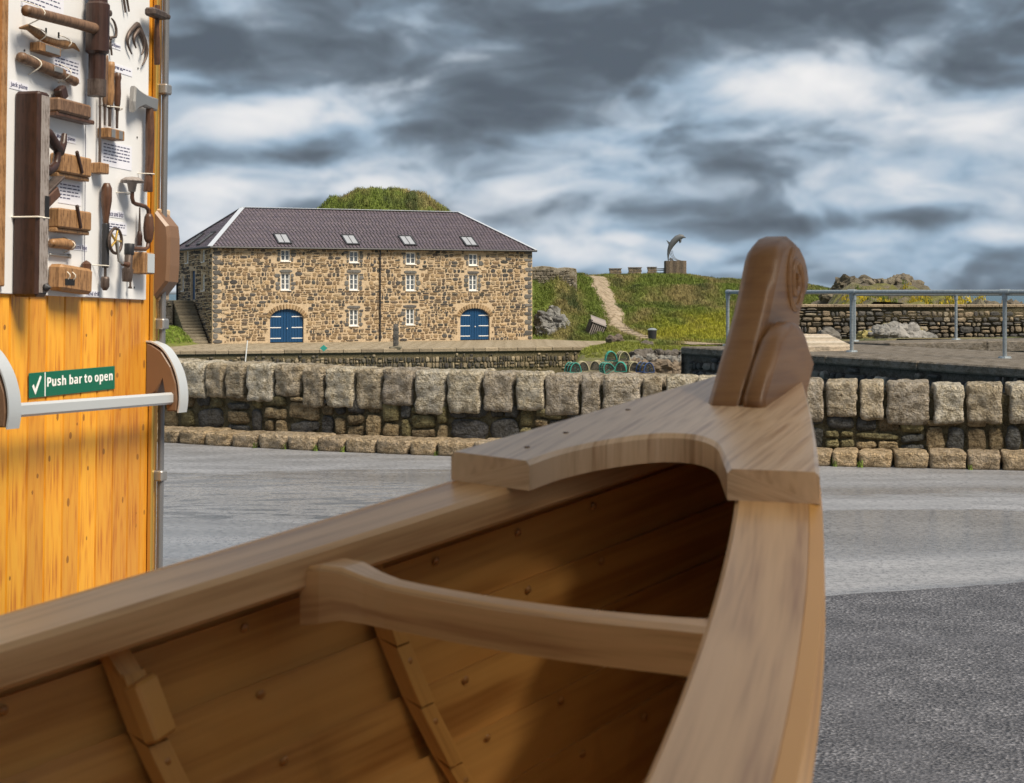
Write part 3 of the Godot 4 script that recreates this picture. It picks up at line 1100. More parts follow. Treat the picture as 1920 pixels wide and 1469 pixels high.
func build_piers() -> void:
	var pc := mat("pier_cap", Color(0.15, 0.13, 0.11), 0.85, {"tex": M.concrete.albedo_texture, "bump": M.concrete.heightmap_texture, "relief": 3.0, "scale": Vector3.ONE * 0.8, "world": true})
	var _m := pc
	var a := Vector3(3.42, 0.35, -33.4)
	var b := Vector3(8.5, 0.35, -21.6)
	pier("near_pier", "dark wet stone pier with concrete cap carrying the front pipe railing", a, b, Vector3(3.86, 0, -1.66), 0.15, 4.0, 260)
	pipe_rail("long grey pipe railing with three posts on the near dark pier", [Vector3(4.44, 0.35, -34.0) + Vector3(0, 0, 0.0), Vector3(6.25, 0.35, -30.4), Vector3(8.2, 0.35, -27.5)], Vector3.ZERO, Vector3(11.2, 0.35, -23.4), "galvanised pipe railings")
	# second pier beyond the gut
	pier("far_pier", "lower dark concrete edged pier behind the front railing", Vector3(7.75, 0.30, -37.2), Vector3(15.5, 0.30, -41.2), Vector3(0.7, 0, -1.6), 0.26, 4.2, 120)
	pipe_rail("short grey pipe railing seen behind the front one on the far pier", [Vector3(8.0, 0.30, -38.6), Vector3(10.75, 0.30, -40.0)], Vector3.ZERO, Vector3(15.0, 0.30, -42.2), "galvanised pipe railings")
	# pale planked slab lying between them
	var s := thing("plank_slab", "pale weathered boarded slab lying on the pier beside the railing", "slab", Vector3(6.1, 0.35, -32.6))
	var p0 := Vector3(5.45, 0.43, -30.6)
	var p1 := Vector3(6.42, 0.43, -31.0)
	var p2 := Vector3(6.62, 0.57, -34.6)
	var p3 := Vector3(6.15, 0.57, -34.9)
	for k in 7:
		var l0 := p0.lerp(p3, k / 7.0 + 0.004)
		var l1 := p0.lerp(p3, (k + 1) / 7.0 - 0.004)
		var r0 := p1.lerp(p2, k / 7.0 + 0.004)
		var r1 := p1.lerp(p2, (k + 1) / 7.0 - 0.004)
		var mb := MB.new()
		mb.col = [Color(0.62, 0.52, 0.40), Color(0.48, 0.40, 0.30), Color(0.68, 0.6, 0.5)][k % 3]
		mb.quad_out(l0, r0, r1, l1, Vector3.UP)
		var dn := Vector3(0, -0.12, 0)
		mb.quad_out(l0, r0, r0 + dn, l0 + dn, Vector3(0, 0, 1))
		mb.quad_out(r0, r1, r1 + dn, r0 + dn, Vector3(1, 0, 0))
		mb.quad_out(l0, l1, l1 + dn, l0 + dn, Vector3(-1, 0, 0))
		mb.quad_out(l1, r1, r1 + dn, l1 + dn, Vector3(0, 0, -1))
		part("plank", mb, M.stone, s).position = -s.position
	# ground behind the far pier, up to the sea wall
	var gr := MB.new()
	gr.smooth = true
	grid(gr, 5.0, 34.0, 42.0, 75.0, 0.8, func(x, d): return lerpf(0.27, -0.78, (d - 42.0) / 33.0) + nz.get_noise_2d(x * 0.4, d * 0.4) * 0.09 - smooth01((9.6 + (d - 42.0) * 0.115 - x) / 2.5) * 3.6, func(x, d, _y): return Color(0.22, 0.17, 0.085).lerp(Color(0.115, 0.12, 0.04), smooth01(0.5 + 1.4 * nz.get_noise_2d(x * 0.3, d * 0.2))))
	structure("shore_ground", gr, M.turf)
	# the sea wall
	var sw := thing("sea_wall", "long dark rubble sea wall behind the railings below the rocky headland", "wall", Vector3(12.6, -0.8, -76.0))
	var ax := Vector3(1, 0, 0.02).normalized()
	var cols := [[0.42, Color(0.11, 0.105, 0.10)], [0.7, Color(0.2, 0.17, 0.13)], [0.9, Color(0.29, 0.23, 0.16)], [1.0, Color(0.38, 0.33, 0.25)]]
	var core := MB.new()
	core.box(Vector3(6.8, 0.76, -0.42), Vector3(13.8, 1.66, 0.8), 0.0, Basis(ax, Vector3.UP, ax.cross(Vector3.UP)))
	part("mortar", core, M.mortar, sw)
	for k in 18:
		var cs := MB.new()
		cs.col = Color(0.34, 0.27, 0.19) * rng.randf_range(0.8, 1.2)
		cs.box(Vector3(0.3 + k * 0.76, 1.62, -0.38), Vector3(0.74, 0.13, 0.95), 0.02, Basis(ax, Vector3.UP, ax.cross(Vector3.UP)))
		part("cap_stone", cs, M.far_stone, sw)
	set_stones(lay(13.7, 1.5, Vector2(0.14, 0.34), Vector2(0.2, 0.6), 0.02, cols, func(_r): return false, 0.08), 0.1, M.far_stone, sw, Transform3D(Basis(ax, Vector3.UP, ax.cross(Vector3.UP)), Vector3(0, 0, 0)), 200)


# ---------- the warehouse ----------
const WIN := [[4.92, 5.8, 0.7, 0.82], [10.05, 5.74, 0.72, 0.84], [14.42, 5.66, 0.78, 0.86], [19.44, 5.6, 0.73, 0.86], [4.92, 3.75, 0.7, 1.2], [10.05, 3.75, 0.7, 1.2], [14.42, 3.72, 0.74, 1.2], [19.44, 3.72, 0.69, 1.2], [10.05, 1.17, 0.7, 1.2], [14.42, 1.21, 0.68, 1.2]]
const GATE := [[4.14, 0.0, 2.47, 2.4], [18.75, 0.0, 2.39, 2.4]]
const SIDEWIN := [[2.2, 5.75, 0.8, 0.85], [6.9, 5.75, 0.8, 0.85], [2.2, 3.7, 0.8, 1.15], [8.3, 3.7, 0.7, 1.1]]
const SIDEDOOR := [4.9, 3.05, 1.15, 2.1]
const BL := 24.68
const BH := 6.72
const BW := 10.3


func holed(mb: MB, L: float, H: float, holes: Array, reveal: float, xf: Transform3D) -> void:
	var xs := [0.0, L]
	var ys := [0.0, H]
	for h in holes:
		xs.append_array([h[0], h[0] + h[2]])
		ys.append_array([h[1], h[1] + h[3]])
	xs.sort()
	ys.sort()
	for i in xs.size() - 1:
		for j in ys.size() - 1:
			if xs[i + 1] - xs[i] < 1e-4 or ys[j + 1] - ys[j] < 1e-4:
				continue
			var c := Vector2((xs[i] + xs[i + 1]) * 0.5, (ys[j] + ys[j + 1]) * 0.5)
			var inside := false
			for h in holes:
				inside = inside or (c.x > h[0] and c.x < h[0] + h[2] and c.y > h[1] and c.y < h[1] + h[3])
			if not inside:
				mb.quad_out(xf * Vector3(xs[i], ys[j], 0), xf * Vector3(xs[i + 1], ys[j], 0), xf * Vector3(xs[i + 1], ys[j + 1], 0), xf * Vector3(xs[i], ys[j + 1], 0), xf.basis.z)
	for h in holes:
		var a := Vector3(h[0], h[1], 0)
		var b := Vector3(h[0] + h[2], h[1], 0)
		var c := Vector3(h[0] + h[2], h[1] + h[3], 0)
		var d := Vector3(h[0], h[1] + h[3], 0)
		var k := Vector3(0, 0, -reveal)
		var m := (a + c) * 0.5
		for e in [[a, b], [b, c], [c, d], [d, a]]:
			mb.quad_out(xf * e[0], xf * e[1], xf * (e[1] + k), xf * (e[0] + k), xf.basis * (m - (e[0] + e[1]) * 0.5))


func sash(parent: Node, h: Array, xf: Transform3D, rows: int) -> void:
	var o := Node3D.new()
	o.name = "window"
	parent.add_child(o, true)
	var fr := MB.new()
	var w: float = h[2]
	var t: float = h[3]
	var x0: float = h[0]
	var y0: float = h[1]
	var z := -0.13
	var f := 0.085
	for r in [[x0 + f * 0.5, y0 + t * 0.5, f, t], [x0 + w - f * 0.5, y0 + t * 0.5, f, t], [x0 + w * 0.5, y0 + f * 0.5, w - 2 * f, f], [x0 + w * 0.5, y0 + t - f * 0.5, w - 2 * f, f], [x0 + w * 0.5, y0 + t * 0.5, 0.09, t - 2 * f]]:
		fr.box(xf * Vector3(r[0], r[1], z), Vector3(r[2], r[3], 0.07), 0.006, xf.basis)
	for k in rows - 1:
		for s in 2:
			fr.box(xf * Vector3(x0 + w * (0.25 + 0.5 * s), y0 + f + (t - 2 * f) * (k + 1) / rows, z), Vector3(w * 0.5 - f - 0.045, 0.035, 0.05), 0.0, xf.basis)
	part("frame", fr, M.white_paint, o)
	var sl := MB.new()
	sl.box(xf * Vector3(x0 + w * 0.5, y0 - 0.035, -0.02), Vector3(w + 0.06, 0.06, 0.2), 0.01, xf.basis)
	part("sill", sl, M.white_paint, o)
	for k in rows:
		for s in 2:
			var pa := MB.new()
			var c := Vector3(x0 + w * (0.25 + 0.5 * s), y0 + f + (t - 2 * f) * (k + 0.5) / rows, z - 0.005)
			var tilt := Basis(Vector3.RIGHT, rng.randf_range(-0.02, 0.02)) * Basis(Vector3.UP, rng.randf_range(-0.02, 0.02))
			pa.box(xf * c, Vector3(w * 0.5 - f - 0.04, (t - 2 * f) / rows - 0.03, 0.008), 0.0, xf.basis * tilt)
			part("pane", pa, M.window_glass, o)


func build_warehouse() -> void:
	var ax := Vector3(0.907, 0, -0.421).normalized()
	var b := thing("warehouse", "old three storey rubble stone warehouse with purple slate hipped roof and blue doors", "building", Vector3(-20.85, -2.15, -115.0), "", Basis(ax, Vector3.UP, ax.cross(Vector3.UP)))
	var front := Transform3D()
	var side := Transform3D(Basis(Vector3(0, 0, 1), Vector3.UP, Vector3(-1, 0, 0)), Vector3(0, 0, -BW))
	var sholes := []
	for h in SIDEWIN:
		sholes.append([BW - h[0] - h[2], h[1], h[2], h[3]])
	var sd := [BW - SIDEDOOR[0] - SIDEDOOR[2], SIDEDOOR[1], SIDEDOOR[2], SIDEDOOR[3]]
	sholes.append(sd)
	var mb := MB.new()
	holed(mb, BL, BH, WIN + GATE, 0.3, front)
	holed(mb, BW, BH, sholes, 0.3, side)
	mb.quad_out(Vector3(BL, 0, 0), Vector3(BL, 0, -BW), Vector3(BL, BH, -BW), Vector3(BL, BH, 0), Vector3(1, 0, 0))
	mb.quad_out(Vector3(0, 0, -BW), Vector3(BL, 0, -BW), Vector3(BL, BH, -BW), Vector3(0, BH, -BW), Vector3(0, 0, -1))
	# the corners over the arched doors
	for h in GATE:
		var cx: float = h[0] + h[2] * 0.5
		for s in [-1.0, 1.0]:
			var corner := Vector3(cx + s * h[2] * 0.5, h[3], -0.002)
			var prev := Vector3(cx + s * h[2] * 0.5, h[3] - 0.75, -0.002)
			for k in 10:
				var a := (k + 1) / 10.0 * PI * 0.5
				var p := Vector3(cx + s * h[2] * 0.5 * cos(a), h[3] - 0.75 + 0.75 * sin(a), -0.002)
				mb.tri_out(corner, prev, p, Vector3(0, 0, 1))
				mb.quad_out(prev, p, p + Vector3(0, 0, -0.3), prev + Vector3(0, 0, -0.3), Vector3(-s, -1, 0))
				prev = p
	part("wall", mb, M.lime_mortar, b)
	var inner := MB.new()
	inner.box(Vector3(BL * 0.5, BH * 0.5, -BW * 0.5), Vector3(BL - 0.7, BH - 0.02, BW - 0.7))
	part("interior", inner, M.window_dark, b)
	# rubble facing: dark whin, brown and buff stones in pale lime
	var cols := [[0.2, Color(0.085, 0.082, 0.08)], [0.38, Color(0.15, 0.12, 0.095)], [0.6, Color(0.27, 0.19, 0.115)], [0.85, Color(0.40, 0.29, 0.17)], [1.0, Color(0.47, 0.37, 0.25)]]
	var near_hole := func(r: Rect2, holes: Array, m: float) -> bool:
		for h in holes:
			if r.intersects(Rect2(h[0] - m, h[1] - m, h[2] + 2 * m, h[3] + 2 * m)):
				return true
		return false
	var dress := []
	for h in WIN:
		dress.append([h[0] - 0.28, h[1] - 0.02, h[2] + 0.56, h[3] + 0.24])
	for h in GATE:
		dress.append([h[0] - 0.1, h[1], h[2] + 0.2, h[3] + 0.34])
	var list := lay(BL - 0.5, BH - 0.02, Vector2(0.13, 0.34), Vector2(0.18, 0.62), 0.022, cols, func(r): return near_hole.call(r, dress, 0.02) or r.position.x < 0.42, 0.12)
	# dressed dark stones beside and above the windows, corner stones
	var grey_stone := Color(0.13, 0.128, 0.125)
	for h in WIN:
		var y: float = h[1] - 0.02
		while y < h[1] + h[3] - 0.1:
			var hh := rng.randf_range(0.26, 0.42)
			for s in [0, 1]:
				var w := rng.randf_range(0.18, 0.44)
				list.append([Rect2(h[0] - w - 0.03 if s == 0 else h[0] + h[2] + 0.03, y, w, minf(hh, h[1] + h[3] - y) - 0.03), grey_stone * rng.randf_range(0.7, 1.5)])
			y += hh
		if h[1] < 5.5:
			list.append([Rect2(h[0] - 0.2, h[1] + h[3] + 0.02, h[2] + 0.4, 0.24), grey_stone * rng.randf_range(0.9, 1.3)])
	var qy := 0.02
	var odd := 0
	while qy < BH - 0.2:
		var hh := rng.randf_range(0.26, 0.42)
		for s in [0, 1]:
			var w := 0.68 if (odd + s) % 2 == 0 else 0.38
			list.append([Rect2(0.015 if s == 0 else BL - w - 0.015, qy, w, minf(hh, BH - qy) - 0.03), Color(0.15, 0.145, 0.14) * rng.randf_range(0.7, 1.4)])
		qy += hh
		odd += 1
	set_stones(list, 0.045, M.far_stone, b, front, 300)
	# arch stones over the blue doors
	for h in GATE:
		var cx: float = h[0] + h[2] * 0.5
		for k in 17:
			var a := PI * (0.08 + 0.84 * k / 16.0)
			var p := Vector3(cx + cos(a) * (h[2] * 0.5 + 0.17), h[3] - 0.75 + sin(a) * (0.75 + 0.19), 0.01)
			var dir := Vector3(cos(a) / (h[2] * 0.5), sin(a) / 0.75, 0).normalized()
			var vm := MB.new()
			vm.col = Color(0.36, 0.25, 0.14) * rng.randf_range(0.7, 1.25)
			vm.box(p, Vector3(0.32, rng.randf_range(0.1, 0.15), 0.1), 0.015, Basis(dir, Vector3(-dir.y, dir.x, 0), Vector3(0, 0, 1)))
			part("arch_stone", vm, M.far_stone, b)
	var scols := [[0.3, Color(0.075, 0.07, 0.068)], [0.6, Color(0.13, 0.105, 0.085)], [0.85, Color(0.25, 0.18, 0.11)], [1.0, Color(0.38, 0.28, 0.17)]]
	set_stones(lay(BW - 0.1, BH - 0.02, Vector2(0.14, 0.36), Vector2(0.2, 0.6), 0.025, scols, func(r): return near_hole.call(r, sholes, 0.1), 0.12), 0.045, M.far_stone, b, side, 120)
	for h in WIN:
		sash(b, h, front, 2 if h[3] < 1.0 else 3)
	for k in 4:
		sash(b, sholes[k], side, 2 if sholes[k][3] < 1.0 else 3)
	# side door at the head of the steps
	var dm := MB.new()
	dm.box(side * Vector3(sd[0] + sd[2] * 0.5, sd[1] + sd[3] * 0.5, -0.16), Vector3(sd[2], sd[3], 0.06), 0.0, side.basis)
	part("side_door", dm, M.blue_paint, b)
	# blue double doors: boards, strap hinges
	for h in GATE:
		var dr := Node3D.new()
		dr.name = "double_door"
		b.add_child(dr, true)
		var cx: float = h[0] + h[2] * 0.5
		var nb := 12
		for k in nb:
			var x0: float = h[0] + h[2] * k / nb
			var x1: float = h[0] + h[2] * (k + 1) / nb
			var top := func(x: float) -> float: return h[3] - 0.75 + 0.75 * sqrt(maxf(0.0, 1.0 - pow((x - cx) / (h[2] * 0.5), 2.0)))
			var poly := PackedVector2Array([Vector2(x0 + 0.006, 0.05), Vector2(x1 - 0.006, 0.05), Vector2(x1 - 0.006, top.call(x1 - 0.006)), Vector2((x0 + x1) * 0.5, top.call((x0 + x1) * 0.5)), Vector2(x0 + 0.006, top.call(x0 + 0.006))])
			if k == nb / 2 - 1:
				poly[1].x -= 0.012; poly[2].x -= 0.012
			var bm := MB.new()
			bm.slab(poly, -0.2, -0.15, 0.008)
			part("board", bm, M.blue_paint, dr)
		for y in [0.32, 1.08, 1.86]:
			for s in [-1.0, 1.0]:
				var st := MB.new()
				st.box(Vector3(cx + s * (h[2] * 0.5 - 0.42), y, -0.142), Vector3(0.84, 0.06, 0.014), 0.003)
				part("strap_hinge", st, M.white_paint, dr)
		var kn := MB.new()
		kn.lathe([Vector2(0, 0.05), Vector2(0.04, 0.04), Vector2(0.045, 0.01), Vector2(0.02, 0.0)], 10, Transform3D(Basis(Vector3.RIGHT, PI / 2), Vector3(cx + 0.06, 1.02, -0.14)))
		part("knob", kn, M.white_paint, dr)
	# --- roof ---
	var ov := 0.25
	var e := BH + 0.02
	var ry := 9.78
	var r0 := Vector3(3.6, ry, -BW * 0.5)
	var r1 := Vector3(BL - 3.9, ry, -BW * 0.5)
	var c := [Vector3(-ov, e, ov), Vector3(BL + ov, e, ov), Vector3(BL + ov, e, -BW - ov), Vector3(-ov, e, -BW - ov)]
	var roof := MB.new()
	roof.quad_out(c[0], c[1], r1, r0, Vector3(0, 1, 1))
	roof.quad_out(c[2], c[3], r0, r1, Vector3(0, 1, -1))
	roof.tri_out(c[3], c[0], r0, Vector3(-1, 1, 0))
	roof.tri_out(c[1], c[2], r1, Vector3(1, 1, 0))
	roof.quad_out(c[0], c[1], c[2], c[3], Vector3(0, -1, 0))
	roof.col = Color(0.07, 0.06, 0.07)
	var ro := part("roof", roof, M.window_dark, b)
	# slates in courses: front and left hip
	var sl := MB.new()
	for f in [[c[0], c[1], r0, r1], [c[3], c[0], r0, r0]]:
		var pa: Vector3 = f[0]
		var pb: Vector3 = f[1]
		var n: Vector3 = ((pb - pa).cross(f[2] - pa)).normalized()
		if n.y < 0:
			n = -n
		var rows := 34
		for k in rows:
			var t0 := k / float(rows)
			var t1 := minf(1.0, (k + 1.25) / rows)
			var l0: Vector3 = pa.lerp(f[2], t0)
			var g0: Vector3 = pb.lerp(f[3], t0)
			var l1: Vector3 = pa.lerp(f[2], t1)
			var g1: Vector3 = pb.lerp(f[3], t1)
			var width := (g0 - l0).length()
			var cnt := maxi(1, int(width / 0.27))
			for s in cnt:
				var q0 := clampf((s + (0.5 if k % 2 else 0.0)) / cnt + 0.002, 0.0, 1.0)
				var q1 := clampf((s + 1 + (0.5 if k % 2 else 0.0)) / cnt - 0.002, 0.0, 1.0)
				if q1 <= q0:
					continue
				sl.col = Color(0.098, 0.08, 0.103).lerp(Color(0.125, 0.1, 0.115), rng.randf()) * rng.randf_range(0.9, 1.1) * (0.82 + 0.36 * fposmod(k * 0.618, 1.0))
				var hi := n * 0.035
				var lo := n * 0.012
				var v0 := l0.lerp(g0, q0) + hi
				var v1 := l0.lerp(g0, q1) + hi
				sl.quad_out(v0, v1, l1.lerp(g1, q1) + lo, l1.lerp(g1, q0) + lo, n)
				sl.quad_out(v0, v1, v1 - hi * 0.8, v0 - hi * 0.8, Vector3(n.x, 0, n.z))
	var so := part("slates", sl, M.slate, ro)
	so.set_meta("kind", "stuff")
	for l in [[c[0], r0], [c[1], r1], [r0, r1], [c[3], r0]]:
		var ld := MB.new()
		ld.bar(l[0] + Vector3(0, 0.05, 0), l[1] + Vector3(0, 0.05, 0), 0.36, 0.05, Vector3.UP, 0.015)
		part("lead_flashing", ld, M.lead, ro)
	# skylights
	var spots := []
	for x in [5.3, 10.4, 14.85, 19.8]:
		spots.append([x, 0])
	spots.append([4.0, 1])
	spots.append([7.2, 1])
	for s in spots:
		var o := Node3D.new()
		o.name = "skylight"
		ro.add_child(o, true)
		var pa: Vector3
		var along: Vector3
		var upv: Vector3
		if s[1] == 0:
			along = Vector3(1, 0, 0)
			upv = (r0 - Vector3(3.6, e, ov)).normalized()
			pa = Vector3(s[0], e, ov) + upv * 1.25
		else:
			along = Vector3(0, 0, 1)
			upv = (r0 - Vector3(-ov, e, -BW * 0.5)).normalized()
			pa = Vector3(-ov, e, -s[0]) + upv * 1.1
		var nn := along.cross(upv)
		if nn.y < 0:
			nn = -nn
		var bs := Basis(along, upv, along.cross(upv))
		var fm := MB.new()
		for r in [[-0.47, 0, 0.12, 1.5], [0.47, 0, 0.12, 1.5], [0, -0.69, 0.82, 0.14], [0, 0.7, 0.82, 0.1], [0, 0, 0.05, 1.24]]:
			fm.box(pa + along * r[0] + upv * r[1] + nn * 0.07, Vector3(r[2], r[3], 0.1), 0.01, bs)
		part("frame", fm, M.black_iron, o)
		for q in [-1.0, 1.0]:
			var gm := MB.new()
			gm.box(pa + along * 0.218 * q + nn * 0.09, Vector3(0.38, 1.24, 0.012), 0.0, bs)
			part("pane", gm, M.skylight_glass, o)
	# gutters, downpipe, corner pipe
	for l in [[c[0], c[1]], [c[3], c[0]]]:
		var gu := MB.new()
		gu.tube([l[0] + Vector3(0, -0.03, 0.04), l[1] + Vector3(0, -0.03, 0.04)], 0.075, 8)
		part("gutter", gu, M.black_iron, b)
	for p in [[12.38, 0.1], [BL + 0.03, 0.09]]:
		var dp := MB.new()
		dp.tube([Vector3(p[0], 0.05, p[1] if p[0] < BL else -0.6), Vector3(p[0], BH, p[1] if p[0] < BL else -0.6)], 0.055, 8)
		part("downpipe", dp, M.black_iron, b)
	var dp2 := MB.new()
	dp2.tube([Vector3(-0.08, 0.3, -BW + 0.25), Vector3(-0.08, BH, -BW + 0.25)], 0.07, 8)
	part("downpipe", dp2, M.black_iron, b)
	# --- outside steps up to the side door ---
	var st := thing("stone_steps", "worn stone steps climbing beside the warehouse end wall to its side door", "steps", b.transform * Vector3(-0.9, 0, -0.3), "", b.basis)
	var rise := 3.0 / 14.0
	for k in 14:
		var sm := MB.new()
		sm.col = Color(0.22, 0.19, 0.14) * rng.randf_range(0.75, 1.2)
		sm.box(Vector3(0, rise * (k + 0.5), -0.2 - k * 0.32 - 2.2), Vector3(1.45, rise, 4.4), 0.03)
		part("step", sm, M.far_stone, st)
	var rw := thing("landing_wall", "dark mossy rubble wall carrying the landing beside the stone steps", "wall", b.transform * Vector3(-1.8, 0, -4.2), "", b.basis)
	var core := MB.new()
	core.box(Vector3(-2.6, 1.48, -3.0), Vector3(5.2, 2.96, 6.0))
	part("mortar", core, M.black_concrete, rw)
	set_stones(lay(5.2, 2.96, Vector2(0.16, 0.36), Vector2(0.25, 0.6), 0.015, [[0.5, Color(0.09, 0.085, 0.08)], [0.8, Color(0.16, 0.145, 0.11)], [1.0, Color(0.3, 0.27, 0.19)]], func(_r): return false), 0.08, M.far_stone, rw, Transform3D(Basis(), Vector3(-5.2, 0, 0.0)), 70)
	# grass bank below it
	var gb := MB.new()
	gb.smooth = true
	var spots2 := []
	grid(gb, -29.0, -20.6, 104.0, 122.0, 0.5, func(x, d): return -2.2 + smooth01((d - 108.0 + (x + 24.0) * 0.3) / 7.0) * 1.1 * smooth01((-21.6 - x) / 2.2), func(x, d, _y): return Color(0.15, 0.2, 0.022).lerp(Color(0.2, 0.19, 0.05), smooth01(0.5 + nz.get_noise_2d(x, d))))
	structure("grass_bank", gb, M.turf)
	for k in 2600:
		var x := rng.randf_range(-28.5, -21.7)
		var d := rng.randf_range(108.5, 119.0)
		var y := -2.2 + smooth01((d - 108.0 + (x + 24.0) * 0.3) / 7.0) * 1.1 * smooth01((-21.6 - x) / 2.2)
		if y < -2.0:
			continue
		spots2.append([Transform3D(Basis(Vector3.UP, rng.randf() * TAU).scaled(Vector3.ONE * rng.randf_range(0.5, 1.1)), Vector3(x, y - 0.02, -d)), Color(0.14, 0.2, 0.02) * rng.randf_range(0.6, 1.5)])
	tufts("bank_grass", "bright green grass on the bank left of the stone steps", spots2, blade_mesh(9, 0.2, 0.24, 6))
	# --- quay front ---
	var q0 := Vector3(-34.0, 0, -96.3)
	var q1 := Vector3(4.8, 0, -108.0)
	var qx := (q1 - q0).normalized()
	var qn := qx.cross(Vector3.UP)
	var qw := thing("quay_wall", "long weathered quay wall of upright stones below the warehouse", "wall", q0 + Vector3(0, -4.3, 0), "", Basis(qx, Vector3.UP, qn))
	var ql := (q1 - q0).length()
	var qc := MB.new()
	qc.box(Vector3(ql * 0.5, 1.08, -0.5), Vector3(ql, 2.1, 0.9))
	part("mortar", qc, M.mortar, qw)
	var xq := 0.0
	while xq < ql - 0.3:
		var w := rng.randf_range(0.7, 1.6)
		var cm := MB.new()
		cm.col = Color(0.33, 0.27, 0.19) * rng.randf_range(0.75, 1.2)
		cm.box(Vector3(xq + w * 0.5, 2.06, -0.32), Vector3(w - 0.02, 0.24, 0.8), 0.03)
		part("edge_stone", cm, M.far_stone, qw)
		xq += w
	var qcols := [[0.3, Color(0.07, 0.065, 0.055)], [0.6, Color(0.15, 0.13, 0.1)], [0.85, Color(0.25, 0.2, 0.13)], [1.0, Color(0.34, 0.28, 0.19)]]
	set_stones(lay(ql - 7.5, 1.3, Vector2(0.3, 0.5), Vector2(0.12, 0.34), 0.02, qcols, func(_r): return false, 0.05), 0.09, M.far_stone, qw, Transform3D(Basis(), Vector3(7.0, 0.62, -0.05)), 260)


# ---------- on the hill ----------
func nth(k: int) -> String:
	var w := ["leftmost", "second", "third", "fourth", "fifth", "sixth", "seventh", "eighth", "ninth", "tenth", "eleventh", "twelfth", "thirteenth", "fourteenth", "fifteenth", "sixteenth", "seventeenth", "eighteenth", "nineteenth", "twentieth", "twenty-first", "twenty-second"]
	return "first" if k == 0 else w[k]


func rock(parent: Node, at: Vector3, size: Vector3, col: Color, turn: float, sd: float, amp := 0.25, n := 10, called := "rock") -> MeshInstance3D:
	var mb := MB.new()
	mb.col = col
	mb.stone(Transform3D(Basis(Vector3.UP, turn) * Basis(Vector3.RIGHT, sd * 0.3 - 0.2), at), size, n, 3.2, minf(size.x, size.y) * amp, 2.6 / maxf(size.x, 0.3), nz, Vector3(sd * 13.0, 0, 0))
	return part(called, mb, M.far_stone, parent)


